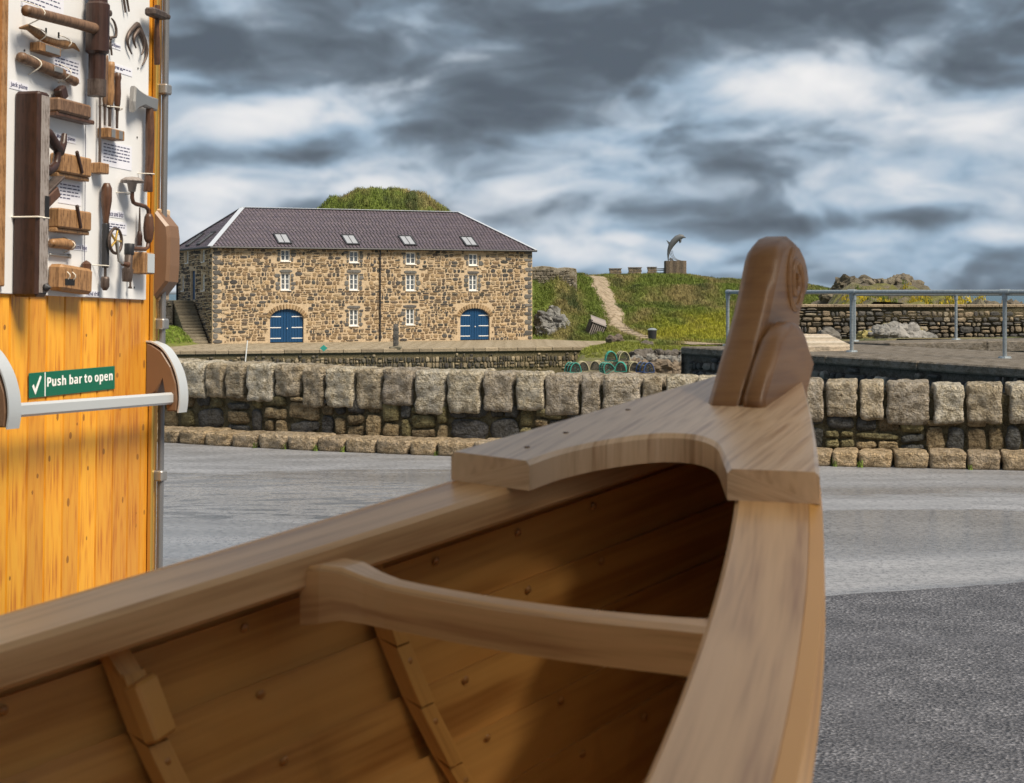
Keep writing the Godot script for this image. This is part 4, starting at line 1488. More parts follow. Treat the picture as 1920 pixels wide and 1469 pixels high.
func build_hill_things() -> void:
	# dolphin on its plinth
	var py := land(15.8, 160.0)
	var pl := thing("plinth", "square brown stone plinth carrying the dolphin on the hilltop", "plinth", Vector3(15.8, py - 0.05, -160.0))
	var cols := [[0.5, Color(0.16, 0.13, 0.10)], [1.0, Color(0.24, 0.19, 0.14)]]
	for k in 6:
		var mb := MB.new()
		mb.col = cols[k % 2][1] * rng.randf_range(0.8, 1.15)
		mb.box(Vector3(-0.83 + k * 0.332, 0.8, 0), Vector3(0.325, 1.62, 1.9), 0.02)
		part("slab", mb, M.far_stone, pl)
	var dp := thing("dolphin_sculpture", "grey leaping dolphin sculpture of wire and stone on the hilltop plinth", "sculpture", Vector3(15.8, py + 1.56, -160.0))
	var pts := [Vector3(-0.66, 0.02, 0), Vector3(-0.68, 0.3, 0), Vector3(-0.66, 0.65, 0), Vector3(-0.58, 1.05, 0), Vector3(-0.42, 1.45, 0), Vector3(-0.15, 1.85, 0), Vector3(0.18, 2.18, 0), Vector3(0.5, 2.34, 0), Vector3(0.74, 2.34, 0), Vector3(0.86, 2.3, 0), Vector3(1.05, 2.24, 0)]
	var rad := [0.05, 0.07, 0.12, 0.19, 0.26, 0.31, 0.31, 0.27, 0.2, 0.09, 0.03]
	var body := MB.new()
	body.smooth = true
	body.tube(pts, rad, 14, true, Vector2(0.75, 1.0))
	part("body", body, M.sculpture, dp)
	for f in [[Vector2(-0.42, 1.75), Vector2(-0.86, 2.02), Vector2(-0.78, 1.86), Vector2(-0.6, 1.5), "dorsal_fin", 0.0], [Vector2(0.42, 2.1), Vector2(0.5, 1.72), Vector2(0.56, 1.78), Vector2(0.62, 2.12), "flipper", 0.16], [Vector2(0.36, 2.1), Vector2(0.42, 1.7), Vector2(0.5, 1.76), Vector2(0.56, 2.12), "flipper", -0.16]]:
		var mb := MB.new()
		mb.slab(PackedVector2Array([f[0], f[1], f[2], f[3]]), f[5] - 0.03, f[5] + 0.03, 0.01)
		part(f[4], mb, M.sculpture, dp)
	var fluke := MB.new()
	fluke.slab(PackedVector2Array([Vector2(-0.6, 0.1), Vector2(-0.5, 0.35), Vector2(-0.25, 0.2), Vector2(-0.1, 0.0), Vector2(-0.45, 0.0)]), -0.03, 0.03, 0.01)
	part("tail_fluke", fluke, M.sculpture, dp)
	for k in 3:
		var mb := MB.new()
		var arc := []
		for i in 9:
			var a := i / 8.0
			arc.append(Vector3(-0.5 + 0.12 * k + a * a * 1.15, 1.0 * (1.0 - a) * (1.0 - a) + 0.0, -0.12 + 0.12 * k))
		mb.tube(arc, 0.025, 6)
		part("wire", mb, M.sculpture, dp)
	# low stone seats along the crest
	var seats := [[10.0, 1.15], [11.9, 1.25], [13.55, 0.85]]
	var lab := ["low rubble block on the hill crest farthest from the dolphin", "widest low rubble block, middle one on the hill crest", "small rubble block on the hill crest nearest the dolphin plinth"]
	for k in 3:
		var x: float = seats[k][0]
		var y := land(x, 160.0)
		var t := thing("stone_block", lab[k], "block", Vector3(x, y + 0.28, -160.0), "low blocks on the crest")
		var w: float = seats[k][1]
		for r in 3:
			for c in 3:
				var mb := MB.new()
				mb.col = Color(0.27, 0.21, 0.14) * rng.randf_range(0.6, 1.2)
				mb.box(Vector3(-w * 0.5 + w * (c + 0.5) / 3.0 + (0.02 if r % 2 else -0.02), 0.1 + r * 0.19, 0), Vector3(w / 3.0 - 0.012, 0.178, 0.7), 0.02)
				part("stone", mb, M.far_stone, t)
		var top := MB.new()
		top.col = Color(0.22, 0.18, 0.13)
		top.box(Vector3(0, 0.62, 0), Vector3(w + 0.1, 0.07, 0.8), 0.015)
		part("top_slab", top, M.far_stone, t)
	var by := land(14.45, 160.5)
	var bn := thing("bench", "small pale bench tucked against the left side of the plinth", "bench", Vector3(14.42, by - 0.03, -160.5))
	for k in 3:
		var mb := MB.new()
		mb.box(Vector3(0, 0.45, -0.12 + k * 0.13), Vector3(0.75, 0.035, 0.11), 0.005)
		part("seat_slat", mb, M.galvanised, bn)
	for k in 2:
		var mb := MB.new()
		mb.box(Vector3(0, 0.64 + k * 0.15, -0.2), Vector3(0.75, 0.1, 0.03), 0.005)
		part("back_slat", mb, M.galvanised, bn)
	for s in [-1.0, 1.0]:
		var mb := MB.new()
		mb.box(Vector3(s * 0.33, 0.43, -0.2), Vector3(0.05, 0.86, 0.05))
		part("leg", mb, M.galvanised, bn)
		var m2 := MB.new()
		m2.box(Vector3(s * 0.33, 0.22, 0.14), Vector3(0.05, 0.44, 0.05))
		part("leg", m2, M.galvanised, bn)
	# old gun bastion beside the warehouse
	var ba := thing("bastion", "grey ruined rubble bastion wall on the bank right of the warehouse", "wall", Vector3(1.95, 0.75, -136.0))
	var core := MB.new()
	var top := [0.0, 0.05, -0.02, 0.1, 0.16, 0.1, 0.02]
	var poly := PackedVector2Array([Vector2(-0.6, 0), Vector2(3.35, 0), Vector2(3.35, 2.62)])
	for k in 7:
		poly.append(Vector2(3.0 - k * 0.6, 2.7 + top[k]))
	core.slab(poly, -3.0, 0.0, 0.03)
	part("mortar", core, M.concrete, ba)
	set_stones(lay(3.9, 2.6, Vector2(0.16, 0.34), Vector2(0.25, 0.6), 0.012, [[0.5, Color(0.18, 0.16, 0.13)], [1.0, Color(0.27, 0.24, 0.19)]], func(_r): return false), 0.07, M.far_stone, ba, Transform3D(Basis(), Vector3(-0.57, 0, 0)), 60)
	var endw := Transform3D(Basis(Vector3(0, 0, -1), Vector3.UP, Vector3(1, 0, 0)), Vector3(3.35, 0, 0))
	set_stones(lay(2.9, 2.55, Vector2(0.16, 0.34), Vector2(0.25, 0.6), 0.012, [[0.5, Color(0.18, 0.16, 0.13)], [1.0, Color(0.27, 0.24, 0.19)]], func(_r): return false), 0.07, M.far_stone, ba, endw, 40)
	# rock face at the foot of the bank beside the warehouse
	var rf := thing("outcrop", "jagged grey rock outcrop at the foot of the bank beside the warehouse", "rocks", Vector3(3.2, -2.2, -126.0))
	for k in 16:
		var x := rng.randf_range(-1.3, 1.5)
		var y := rng.randf_range(0.1, 2.0) * (1.0 - absf(x) * 0.25) * (1.0 if x < 0.6 else 0.55)
		rock(rf, Vector3(x, y, -1.2 - y * 0.35), Vector3(rng.randf_range(0.6, 1.5), rng.randf_range(0.5, 1.1), 1.5), Color(0.20, 0.20, 0.195) * rng.randf_range(0.6, 1.25), rng.randf_range(-0.6, 0.6), k * 0.7, 0.4, 8)
	# stepping stones in the path
	for k in 8:
		var p := (PATH[2] as Vector3).lerp(PATH[4], k / 8.0)
		var t := thing("path_step", nth(k) + " flat stone step from the bottom of the hill path", "step", Vector3(p.x, land(p.x, p.y) + 0.02, -p.y), "stone steps in the path")
		var mb := MB.new()
		mb.col = Color(0.36, 0.3, 0.23) * rng.randf_range(0.7, 1.1)
		mb.stone(Transform3D(Basis(Vector3.UP, rng.randf_range(-0.2, 0.2)), Vector3.ZERO), Vector3(1.25, 0.2, 0.42), 5, 6.0, 0.05, 2.0, nz, Vector3(k, 4, 2))
		part("slab", mb, M.far_stone, t)
	# hut roof and pallet leaning on the bank
	var hu := thing("timber_hatch", "tilted dark timber hatch with slatted front sunk in the grass bank", "hatch", Vector3(6.15, -2.0, -124.4), "", Basis(Vector3.BACK, -0.36) * Basis(Vector3.UP, 0.2))
	for k in 5:
		var mb := MB.new()
		mb.col = g(rng.randf_range(0.6, 1.1))
		mb.box(Vector3(0, 1.14 + k * 0.09, 0.06 - k * 0.22), Vector3(1.25, 0.045, 0.24), 0.008, Basis(Vector3.RIGHT, 0.4))
		part("roof_board", mb, M.grey_wood, hu)
	for k in 7:
		var mb := MB.new()
		mb.box(Vector3(-0.45 + k * 0.155, 0.55, 0.1), Vector3(0.085, 1.1, 0.03), 0.006)
		part("slat", mb, M.grey_wood, hu)
	for s in [-1.0, 1.0]:
		var mb := MB.new()
		mb.box(Vector3(s * 0.58, 0.6, -0.4), Vector3(0.06, 1.3, 1.0), 0.01)
		part("side_panel", mb, M.tarred, hu)
	var bk := MB.new()
	bk.box(Vector3(0, 0.55, -0.05), Vector3(1.1, 1.1, 0.03))
	part("back_panel", bk, M.tarred, hu)
	# rubbish bin
	var bi := thing("rubbish_bin", "dark grey rubbish bin with domed lid at the foot of the path", "bin", Vector3(10.15, -2.2, -119.6))
	var bm := MB.new()
	bm.lathe([Vector2(0.0, 0.0), Vector2(0.26, 0.0), Vector2(0.33, 0.86), Vector2(0.33, 0.9)], 18)
	part("body", bm, M.black_plastic, bi)
	var lm := MB.new()
	lm.lathe([Vector2(0.35, 0.88), Vector2(0.36, 0.94), Vector2(0.22, 1.02), Vector2(0.0, 1.05)], 18)
	part("lid", lm, M.galvanised, bi)
	var hd := MB.new()
	hd.tube([Vector3(-0.08, 1.03, 0), Vector3(-0.06, 1.1, 0), Vector3(0.06, 1.1, 0), Vector3(0.08, 1.03, 0)], 0.018, 6)
	part("handle", hd, M.black_plastic, bi)


func build_shore_things() -> void:
	# the grassy shore between the quay end and the near pier
	var sh := func(x: float, d: float) -> float:
		var y := -2.75 + smooth01((d - 74.0) / 26.0) * 0.5
		y += 0.62 * exp(-pow((x - 7.0) / 2.4, 2.0) - pow((d - 99.0) / 5.5, 2.0))
		return y + nz.get_noise_2d(x * 0.7, d * 0.5) * 0.1 - smooth01((2.2 + (d - 74.0) * 0.09 - x) / 1.6) * 1.8
	var mb := MB.new()
	mb.smooth = true
	grid(mb, 0.5, 20.0, 60.0, 113.5, 0.5, sh, func(x, d, y):
		var stony := smooth01((97.0 - d) / 8.0 + nz.get_noise_2d(x * 0.8, d * 0.4))
		return Color(0.17, 0.19, 0.03).lerp(Color(0.16, 0.13, 0.09), stony))
	structure("shore", mb, M.turf)
	var spots := []
	for k in 5000:
		var x := rng.randf_range(4.2, 14.0)
		var d := rng.randf_range(93.0, 112.0)
		if on_path(x, d) < 0.9:
			continue
		spots.append([Transform3D(Basis(Vector3.UP, rng.randf() * TAU).scaled(Vector3.ONE * rng.randf_range(0.4, 0.9)), Vector3(x, sh.call(x, d) - 0.02, -d)), Color(0.18, 0.2, 0.025) * rng.randf_range(0.55, 1.4)])
	tufts("shore_grass", "yellow green grass on the hump between the quay end and the dark pier", spots, blade_mesh(9, 0.2, 0.24, 12))
	var bo := thing("boulder", "large dark brown boulder at the end of the quay", "rock", Vector3(6.45, -2.05, -103.5))
	rock(bo, Vector3(0, 0.35, 0), Vector3(1.1, 0.9, 0.9), Color(0.13, 0.105, 0.085), 0.3, 1.3, 0.25, 12)
	var b2 := thing("boulder", "smaller dark boulder on the grass hump right of the big one", "rock", Vector3(8.1, -2.0, -99.5))
	rock(b2, Vector3(0, 0.2, 0), Vector3(0.85, 0.55, 0.7), Color(0.12, 0.105, 0.09), -0.3, 2.1, 0.25, 12)
	var ol := ["jumble of brown shore rocks right of the lobster pots", "grey shore rock below the grass hump", "flat pale shore rock beside the dark pier", "dark shore rock near the pier foot", "brown shore rock under the small boulder", "tan shore rock behind the pots"]
	for k in 14:
		var x := 6.3 + k * 0.27
		var d := 87.0 + 4.0 * (k % 3 - 1)
		x *= d / 87.0
		var t := thing("shore_rock", nth(k) + " shore rock from the left between lobster pots and pier", "rock", Vector3(x, sh.call(x, d) - 0.1, -d), "shore rocks")
		rock(t, Vector3(0, 0.25, 0), Vector3(rng.randf_range(0.7, 1.5), rng.randf_range(0.5, 0.95), 0.9), [Color(0.19, 0.15, 0.11), Color(0.23, 0.22, 0.205), Color(0.11, 0.1, 0.09)][k % 3], rng.randf() * 3.0, k * 0.9, 0.4, 9)
	var _o := ol
	# lobster pots
	var creels := [
		[4.55, 78.0, 0, 0.2, "rope_teal", "teal hooped lobster pot lying at the left end of the heap, on its side", 0.5],
		[3.35, 78.6, 0, 0.05, "rope_buff", "buff framed lobster pot lowest at the far left of the heap", 0.0],
		[4.05, 79.4, 0, -0.2, "rope_buff", "buff hooped lobster pot just right of the tilted teal one", 0.0],
		[2.85, 77.4, 0, 0.3, "rope_teal", "flat teal lobster pot peeping over the wall at the far left", 0.0],
		[4.95, 80.0, 0, 0.1, "rope_buff", "buff lobster pot in the middle of the bottom row", 0.0],
		[5.15, 78.2, 0, -0.1, "rope_teal", "teal edged lobster pot under the topmost two", 0.0],
		[4.72, 78.9, 1, 0.0, "rope_teal", "topmost left teal lobster pot on the heap", 0.0],
		[5.28, 78.9, 1, 0.15, "rope_buff", "topmost right buff hooped lobster pot on the heap", 0.0],
		[5.75, 78.4, 0, 0.1, "rope_buff", "buff lobster pot at the right end of the bottom row", 0.0],
		[6.25, 77.6, 0, 0.4, "rope_blue", "low blue roped lobster pot at the right foot of the heap", 0.0]]
	for c in creels:
		var yy: float = sh.call(c[0], c[1])
		yy = -2.32 + c[2] * 0.47
		var t := thing("lobster_pot", c[5], "lobster pot", Vector3(c[0], yy, -c[1]), "lobster pots behind the wall", Basis(Vector3.UP, c[3]) * Basis(Vector3.BACK, c[6]))
		var rope: Material = M[c[4]]
		var fr := MB.new()
		var hw := 0.27
		var hl := 0.4
		fr.tube([Vector3(-hw, 0.02, -hl), Vector3(hw, 0.02, -hl), Vector3(hw, 0.02, hl), Vector3(-hw, 0.02, hl), Vector3(-hw, 0.02, -hl)], 0.022, 6, false)
		part("base_frame", fr, rope, t)
		for z in [-hl, 0.0, hl]:
			var hm := MB.new()
			var arc := []
			for i in 13:
				var a: float = PI * i / 12.0
				arc.append(Vector3(cos(a) * hw, 0.03 + sin(a) * 0.44, z))
			hm.tube(arc, 0.024, 6)
			part("hoop", hm, rope, t)
		for a in [0.25, 0.5, 0.75]:
			var sm := MB.new()
			sm.tube([Vector3(cos(PI * a) * hw, 0.03 + sin(PI * a) * 0.44, -hl), Vector3(cos(PI * a) * hw, 0.03 + sin(PI * a) * 0.44, hl)], 0.012, 5)
			part("side_bar", sm, M.rope_buff, t)
		var net := MB.new()
		for k in 12:
			var a := PI * k / 11.0
			for s in [-1.0, 1.0]:
				var pn := []
				for i in 9:
					var q := i / 8.0
					var aa := clampf(a + s * (q - 0.5) * 1.3, 0.0, PI)
					pn.append(Vector3(cos(aa) * hw * 0.98, 0.03 + sin(aa) * 0.43, -hl + q * 2.0 * hl))
				net.tube(pn, 0.011, 4, false)
		for z in [-hl * 0.99, hl * 0.99]:
			for k in 9:
				var x := -hw + hw * 2.0 * (k + 0.5) / 9.0
				var y := 0.44 * sqrt(maxf(0.0, 1.0 - x * x / (hw * hw)))
				net.tube([Vector3(x, 0.03, z), Vector3(x, 0.03 + y, z)], 0.01, 4, false)
			for k in 6:
				var y := 0.44 * (k + 0.5) / 6.0
				var x := hw * sqrt(maxf(0.0, 1.0 - y * y / (0.44 * 0.44)))
				net.tube([Vector3(-x, 0.03 + y, z), Vector3(x, 0.03 + y, z)], 0.01, 4, false)
		part("netting", net, M.net, t).set_meta("kind", "stuff")
	# mooring post on the quay
	var mp := thing("mooring_post", "single weathered stone mooring post on the quay before the warehouse", "post", Vector3(-7.35, -2.15, -104.6))
	var ps := MB.new()
	ps.col = Color(0.12, 0.11, 0.105)
	ps.stone(Transform3D(Basis(), Vector3(0, 0.75, 0)), Vector3(0.34, 1.55, 0.34), 8, 5.0, 0.06, 2.0, nz, Vector3(3, 9, 1))
	part("shaft", ps, M.far_stone, mp)
	var pb := MB.new()
	pb.col = Color(0.2, 0.18, 0.13)
	pb.stone(Transform3D(Basis(), Vector3(0, 0.06, 0)), Vector3(0.75, 0.3, 0.7), 7, 3.0, 0.1, 2.0, nz, Vector3(8, 2, 1))
	part("foot", pb, M.far_stone, mp)
	var wp := thing("marker_pole", "thin white pole leaning at the quay edge below the warehouse corner", "pole", Vector3(-16.05, -3.6, -98.9))
	var wm := MB.new()
	wm.tube([Vector3(0, 0, 0), Vector3(0.22, 2.15, 0)], 0.035, 8)
	part("shaft", wm, M.white_paint, wp)
	var gs1 := thing("quay_sign", "tiny green diamond sign standing on the quay edge", "sign", Vector3(-11.35, -2.15, -99.6))
	var gp := MB.new()
	gp.slab(PackedVector2Array([Vector2(0, 0.02), Vector2(0.24, 0.22), Vector2(0, 0.42), Vector2(-0.24, 0.22)]), -0.01, 0.01, 0.002)
	part("plate", gp, M.rope_teal, gs1)
	var gp2 := MB.new()
	gp2.tube([Vector3(0, 0, -0.03), Vector3(0, 0.3, -0.03)], 0.02, 6)
	part("post", gp2, M.galvanised, gs1)
	# rocks before and above the sea wall
	var oc := thing("rock_outcrop", "pale grey sloping rock outcrop with yellow lichen before the sea wall", "rocks", Vector3(16.4, -0.75, -70.0))
	for k in 9:
		var c := Color(0.26, 0.255, 0.245) if k % 3 else Color(0.3, 0.26, 0.1)
		rock(oc, Vector3(-1.2 + k * 0.3, 0.16 + 0.34 * sin(k * 0.5), -0.3 + 0.15 * (k % 3)), Vector3(rng.randf_range(0.8, 1.3), rng.randf_range(0.4, 0.8), 1.0), c * rng.randf_range(0.75, 1.1), rng.randf_range(-0.4, 0.4), k * 0.8, 0.4, 9)
	var o2 := thing("shore_rock", "dark rock lying left of the pale outcrop before the sea wall", "rock", Vector3(13.5, -0.72, -70.5))
	rock(o2, Vector3(0, 0.25, 0), Vector3(0.95, 0.6, 0.7), Color(0.14, 0.13, 0.12), 0.5, 3.3, 0.3, 10)
	# rough ground and reefs beyond the sea wall
	var hl := func(x: float, d: float) -> float:
		var e := smooth01((x - 12.0 - (d - 78.0) * 0.17) / 5.0) * (1.0 - smooth01((x - 22.0 - (d - 78.0) * 0.16) / 4.5))
		var y := -4.8 + e * (5.3 + smooth01((d - 80.0) / 45.0) * 1.25)
		y += nz.get_noise_2d(x * 0.22, d * 0.16) * 0.6 * e + absf(nz.get_noise_2d(x * 0.75, d * 0.6 + 40.0)) * 0.85 * e
		return y - smooth01((d - 132.0) / 12.0) * 6.5
	var hm := MB.new()
	grid(hm, 11.0, 42.0, 77.0, 146.0, 0.65, hl, func(x, d, y):
		var rocky := smooth01(0.5 + 2.2 * nz.get_noise_2d(x * 0.35 + 9.0, d * 0.25) + (y - 1.3) * 0.5)
		return Color(0.16, 0.155, 0.04).lerp(Color(0.15, 0.125, 0.095), rocky) * (0.8 + 0.5 * nz.get_noise_2d(x * 1.7, d * 1.7)))
	structure("headland", hm, M.turf)
	for k in 22:
		var x := 18.2 + k * 0.53 + rng.randf_range(-0.1, 0.1)
		var d := 118.0 + rng.randf_range(-1.0, 1.0)
		var t := thing("headland_rock", nth(k) + " brown rock from the left on the headland skyline", "rock", Vector3(x, hl.call(x, d) - 0.15, -d), "headland rocks")
		rock(t, Vector3(0, 0.2, 0), Vector3(rng.randf_range(0.8, 2.4), rng.randf_range(0.5, 1.05), 1.2), Color(0.15, 0.13, 0.095) * rng.randf_range(0.6, 1.4), rng.randf() * 3.0, k * 1.1, 0.45, 7)
	for k in 8:
		var x := 22.8 + k * 0.75
		var d := 86.0 + rng.randf_range(-1.0, 1.0)
		var t := thing("reef_rock", nth(k) + " dark reef rock from the left above the sea wall at the right edge", "rock", Vector3(x, 0.2, -d), "reef rocks")
		rock(t, Vector3(0, -0.15, 0), Vector3(rng.randf_range(1.4, 2.6), rng.randf_range(1.0, 1.5), 1.6), Color(0.14, 0.12, 0.09) * rng.randf_range(0.7, 1.2), rng.randf() * 3.0, k * 1.7, 0.4, 9)
	var gs := []
	for k in 2600:
		var x := rng.randf_range(12.5, 24.0)
		var d := rng.randf_range(79.0, 100.0)
		var patch := nz.get_noise_2d(x * 0.5 + 3.0, d * 0.22)
		if patch < 0.12:
			continue
		var y: float = hl.call(x, d)
		if y < 0.0:
			continue
		gs.append([Transform3D(Basis(Vector3.UP, rng.randf() * TAU).scaled(Vector3.ONE * rng.randf_range(0.7, 1.5)), Vector3(x, y - 0.03, -d)), Color(0.48, 0.36, 0.01) * rng.randf_range(0.5, 1.2) if rng.randf() < 0.6 else Color(0.1, 0.13, 0.02)])
	tufts("gorse", "patches of yellow flowering gorse above the sea wall", gs, blade_mesh(12, 0.22, 0.26, 15), "gorse")


# ---------- the shed front and its door ----------
func build_shed() -> void:
	# the shed front to which the door is hung, left of the view
	var front := MB.new()
	front.box(Vector3(-3.62, 1.97, -5.75), Vector3(3.3, 3.94, 0.2), 0.004)
	structure("shed_wall_front", front, M.shed_lining)
	# its roof over the boat, on a left wall and posts at the open right side
	var roof := MB.new()
	roof.box(Vector3(-1.36, 4.32, 1.1), Vector3(7.78, 0.14, 9.6), 0.01)
	structure("shed_roof", roof, M.shed_lining)
	var left := MB.new()
	left.box(Vector3(-5.16, 2.12, 0.0), Vector3(0.2, 4.25, 11.3), 0.004)
	structure("shed_wall_left", left, M.shed_lining)
	var posts := MB.new()
	for z in [1.5, 5.6]:
		posts.box(Vector3(2.1, 2.12, z), Vector3(0.16, 4.25, 0.16), 0.006)
	structure("shed_wall_posts", posts, M.shed_lining)
	var fl := MB.new()
	fl.box(Vector3(-0.9, 0.0, 0.85), Vector3(8.4, 0.08, 10.3), 0.01)
	structure("shed_floor", fl, M.shed_floor)


var door_xf := Transform3D()


func build_door() -> void:
	var d := Vector3(0.262, 0, -0.965).normalized()
	var n := d.cross(Vector3.UP)
	var sag := deg_to_rad(1.5)
	var rx := d * cos(sag) - Vector3.UP * sin(sag)
	var ry := d * sin(sag) + Vector3.UP * cos(sag)
	door_xf = Transform3D(Basis(rx, ry, n), Vector3(-1.905, 0.0, -5.747))
	var t := thing("shed_door", "tall open door of bright yellow varnished pine boards with a push bar", "door", door_xf.origin, "", door_xf.basis)
	# boards (their right edges, metres from the hinge)
	var e := [0.02, 0.14, 0.251, 0.379, 0.504, 0.633, 0.76, 0.888, 1.021, 1.15, 1.258, 1.325]
	for k in e.size() - 1:
		var x0: float = e[k] + 0.002
		var x1: float = e[k + 1] - 0.002
		var mb := MB.new()
		var tone := rng.randf()
		mb.col = Color(1.05, 1.05, 1).lerp(Color(0.72, 0.66, 1.4), tone * tone)
		# tongue and groove board with v edges
		var v := 0.008
		var y0 := 0.06
		var y1 := 3.1
		var prof := [Vector2(x0, -0.02), Vector2(x0, -v * 1.4), Vector2(x0 + v * 0.6, 0), Vector2(x1 - v * 0.6, 0), Vector2(x1, -v * 1.4), Vector2(x1, -0.02)]
		for q in 5:
			var a: Vector2 = prof[q]
			var b: Vector2 = prof[q + 1]
			mb.quad_out(Vector3(a.x, y0, a.y), Vector3(b.x, y0, b.y), Vector3(b.x, y1, b.y), Vector3(a.x, y1, a.y), Vector3([-1, -1, 0, 1, 1][q], 0, 1))
		mb.quad_out(Vector3(x0, y0, -0.02), Vector3(x1, y0, -0.02), Vector3(x1, y0, 0), Vector3(x0, y0, 0), Vector3.DOWN)
		mb.quad_out(Vector3(x0, y1, -0.02), Vector3(x1, y1, -0.02), Vector3(x1, y1, 0), Vector3(x0, y1, 0), Vector3.UP)
		var bd := part("board", mb, board_pine(k), t)
		# knots
		for q in 2 + rng.randi() % 3:
			var ky := rng.randf_range(0.35, 1.42)
			var km := MB.new()
			var r := rng.randf_range(0.004, 0.011)
			km.lathe([Vector2(r, -0.004), Vector2(r * 0.9, 0.0006), Vector2(0.0, 0.0008)], 12, Transform3D(Basis(Vector3(1, 0, 0), Vector3(0, 0, 1), Vector3(0, -rng.randf_range(1.0, 2.2), 0)), Vector3(rng.randf_range(x0 + 0.02, x1 - 0.02), ky, 0)))
			part("knot", km, M.knot, bd)
	var rear := MB.new()
	rear.box(Vector3(0.7, 1.58, -0.045), Vector3(1.36, 3.04, 0.046))
	part("backing", rear, M.pine, t)
	var edge := MB.new()
	edge.box(Vector3(1.366, 1.58, -0.03), Vector3(0.075, 3.06, 0.07), 0.006)
	part("edge_stile", edge, M.pine, t)
	# vertical bolt rod, brass strip and keeps
	var rod := MB.new()
	rod.tube([Vector3(1.375, 0.1, 0.035), Vector3(1.375, 3.05, 0.035)], 0.014, 10)
	part("bolt_rod", rod, M.bolt_steel, t)
	var strip := MB.new()
	strip.box(Vector3(1.33, 1.58, 0.012), Vector3(0.022, 3.0, 0.022), 0.004)
	part("edge_strip", strip, M.brass, t)
	for y in [0.7, 1.35, 2.36]:
		var kp := MB.new()
		kp.box(Vector3(1.375, y, 0.03), Vector3(0.055, 0.045, 0.05), 0.006)
		part("rod_guide", kp, M.steel, t)
	# upper latch case
	var cap := Transform3D(Basis(Vector3(0, 0, 1), Vector3.UP, Vector3(-1, 0, 0)), Vector3(1.43, 0, -1.335))
	var cm := MB.new()
	cm.slab(PackedVector2Array([Vector2(1.335, 1.47), Vector2(1.36, 1.46), Vector2(1.42, 1.53), Vector2(1.425, 1.6), Vector2(1.425, 1.72), Vector2(1.418, 1.77), Vector2(1.36, 1.835), Vector2(1.335, 1.83)]), 0.0, 0.11, 0.012, cap)
	var lc := part("latch_case", cm, M.brown_cover, t)
	for y in [1.475, 1.82]:
		var pm := MB.new()
		pm.box(Vector3(1.4, y, 0.02), Vector3(0.08, 0.05, 0.03), 0.006)
		part("case_lug", pm, M.cover_edge, lc)
	# push bar: two arms and the bar
	var bar := Node3D.new()
	bar.name = "push_bar"
	t.add_child(bar, true)
	for s in [0.03, 1.33]:
		var side := Transform3D(Basis(Vector3(0, 0, 1), Vector3.UP, Vector3(-1, 0, 0)), Vector3(s + 0.04, 0, 0))
		var am := MB.new()
		am.slab(PackedVector2Array([Vector2(0.0, 1.03), Vector2(0.05, 1.06), Vector2(0.078, 1.115), Vector2(0.092, 1.02), Vector2(0.1, 0.98), Vector2(0.145, 0.98), Vector2(0.152, 1.03), Vector2(0.145, 1.1), Vector2(0.12, 1.17), Vector2(0.075, 1.235), Vector2(0.03, 1.262), Vector2(0.0, 1.27)]), 0.0, 0.075, 0.008, side)
		part("arm", am, M.brown_cover, bar)
		var cv := MB.new()
		var cp := [Vector2(0.0, 1.272), Vector2(0.032, 1.266), Vector2(0.079, 1.238), Vector2(0.125, 1.172), Vector2(0.15, 1.1), Vector2(0.157, 1.03), Vector2(0.15, 0.975)]
		for k in 30:
			var a: Vector2 = along(cp, k / 5.0)
			var b: Vector2 = along(cp, (k + 1) / 5.0)
			var w0: float = s - 0.036
			var w1: float = s + 0.041
			var off := []
			for q in [k / 5.0, (k + 1) / 5.0]:
				var tg := along(cp, minf(q + 0.05, 6.0)) - along(cp, maxf(q - 0.05, 0.0))
				var pn := Vector2(-tg.y, tg.x).normalized()
				off.append(pn if pn.x > 0 else -pn)
			var nn: Vector2 = off[0] + off[1]
			var ao: Vector2 = a + off[0] * 0.006
			var bo: Vector2 = b + off[1] * 0.006
			cv.quad_out(Vector3(w0, ao.y, ao.x), Vector3(w1, ao.y, ao.x), Vector3(w1, bo.y, bo.x), Vector3(w0, bo.y, bo.x), Vector3(0, nn.y, nn.x))
			cv.quad_out(Vector3(w0, a.y, a.x), Vector3(w0, b.y, b.x), Vector3(w0, bo.y, bo.x), Vector3(w0, ao.y, ao.x), Vector3(-1, 0, 0))
			cv.quad_out(Vector3(w1, a.y, a.x), Vector3(w1, b.y, b.x), Vector3(w1, bo.y, bo.x), Vector3(w1, ao.y, ao.x), Vector3(1, 0, 0))
		part("arm_cover", cv, M.silver_paint, bar)
	var bm := MB.new()
	bm.box(Vector3(0.68, 1.035, 0.118), Vector3(1.24, 0.05, 0.03), 0.009)
	part("bar", bm, M.silver_paint, bar)
	# the sign under the tool board
	var sg := thing("push_bar_sign", "green Push bar to open sticker on the yellow boards above the bar", "sign", door_xf * Vector3(0.7, 1.12, 0.0), "", door_xf.basis * Basis(Vector3.BACK, 0.025))
	var sp := MB.new()
	sp.box(Vector3(0, 0, 0.0035), Vector3(0.645, 0.094, 0.003), 0.001)
	part("plate", sp, M.sign_green, sg)
	var ln := MB.new()
	ln.box(Vector3(-0.213, 0, 0.0056), Vector3(0.006, 0.09, 0.001))
	part("divider", ln, M.white_ink, sg)
	var ck := MB.new()
	ck.slab(PackedVector2Array([Vector2(-0.303, -0.004), Vector2(-0.292, 0.004), Vector2(-0.282, -0.016), Vector2(-0.247, 0.034), Vector2(-0.238, 0.03), Vector2(-0.281, -0.036)]), 0.0052, 0.0062, 0.0)
	part("tick", ck, M.white_ink, sg)
	var tx := words("Push bar to open", 0.0655, true)
	var ti := part("lettering", tx, M.white_ink, sg)
	fit_words(ti, Vector3(-0.198, -0.022, 0.0052), 0.5, 0.05)


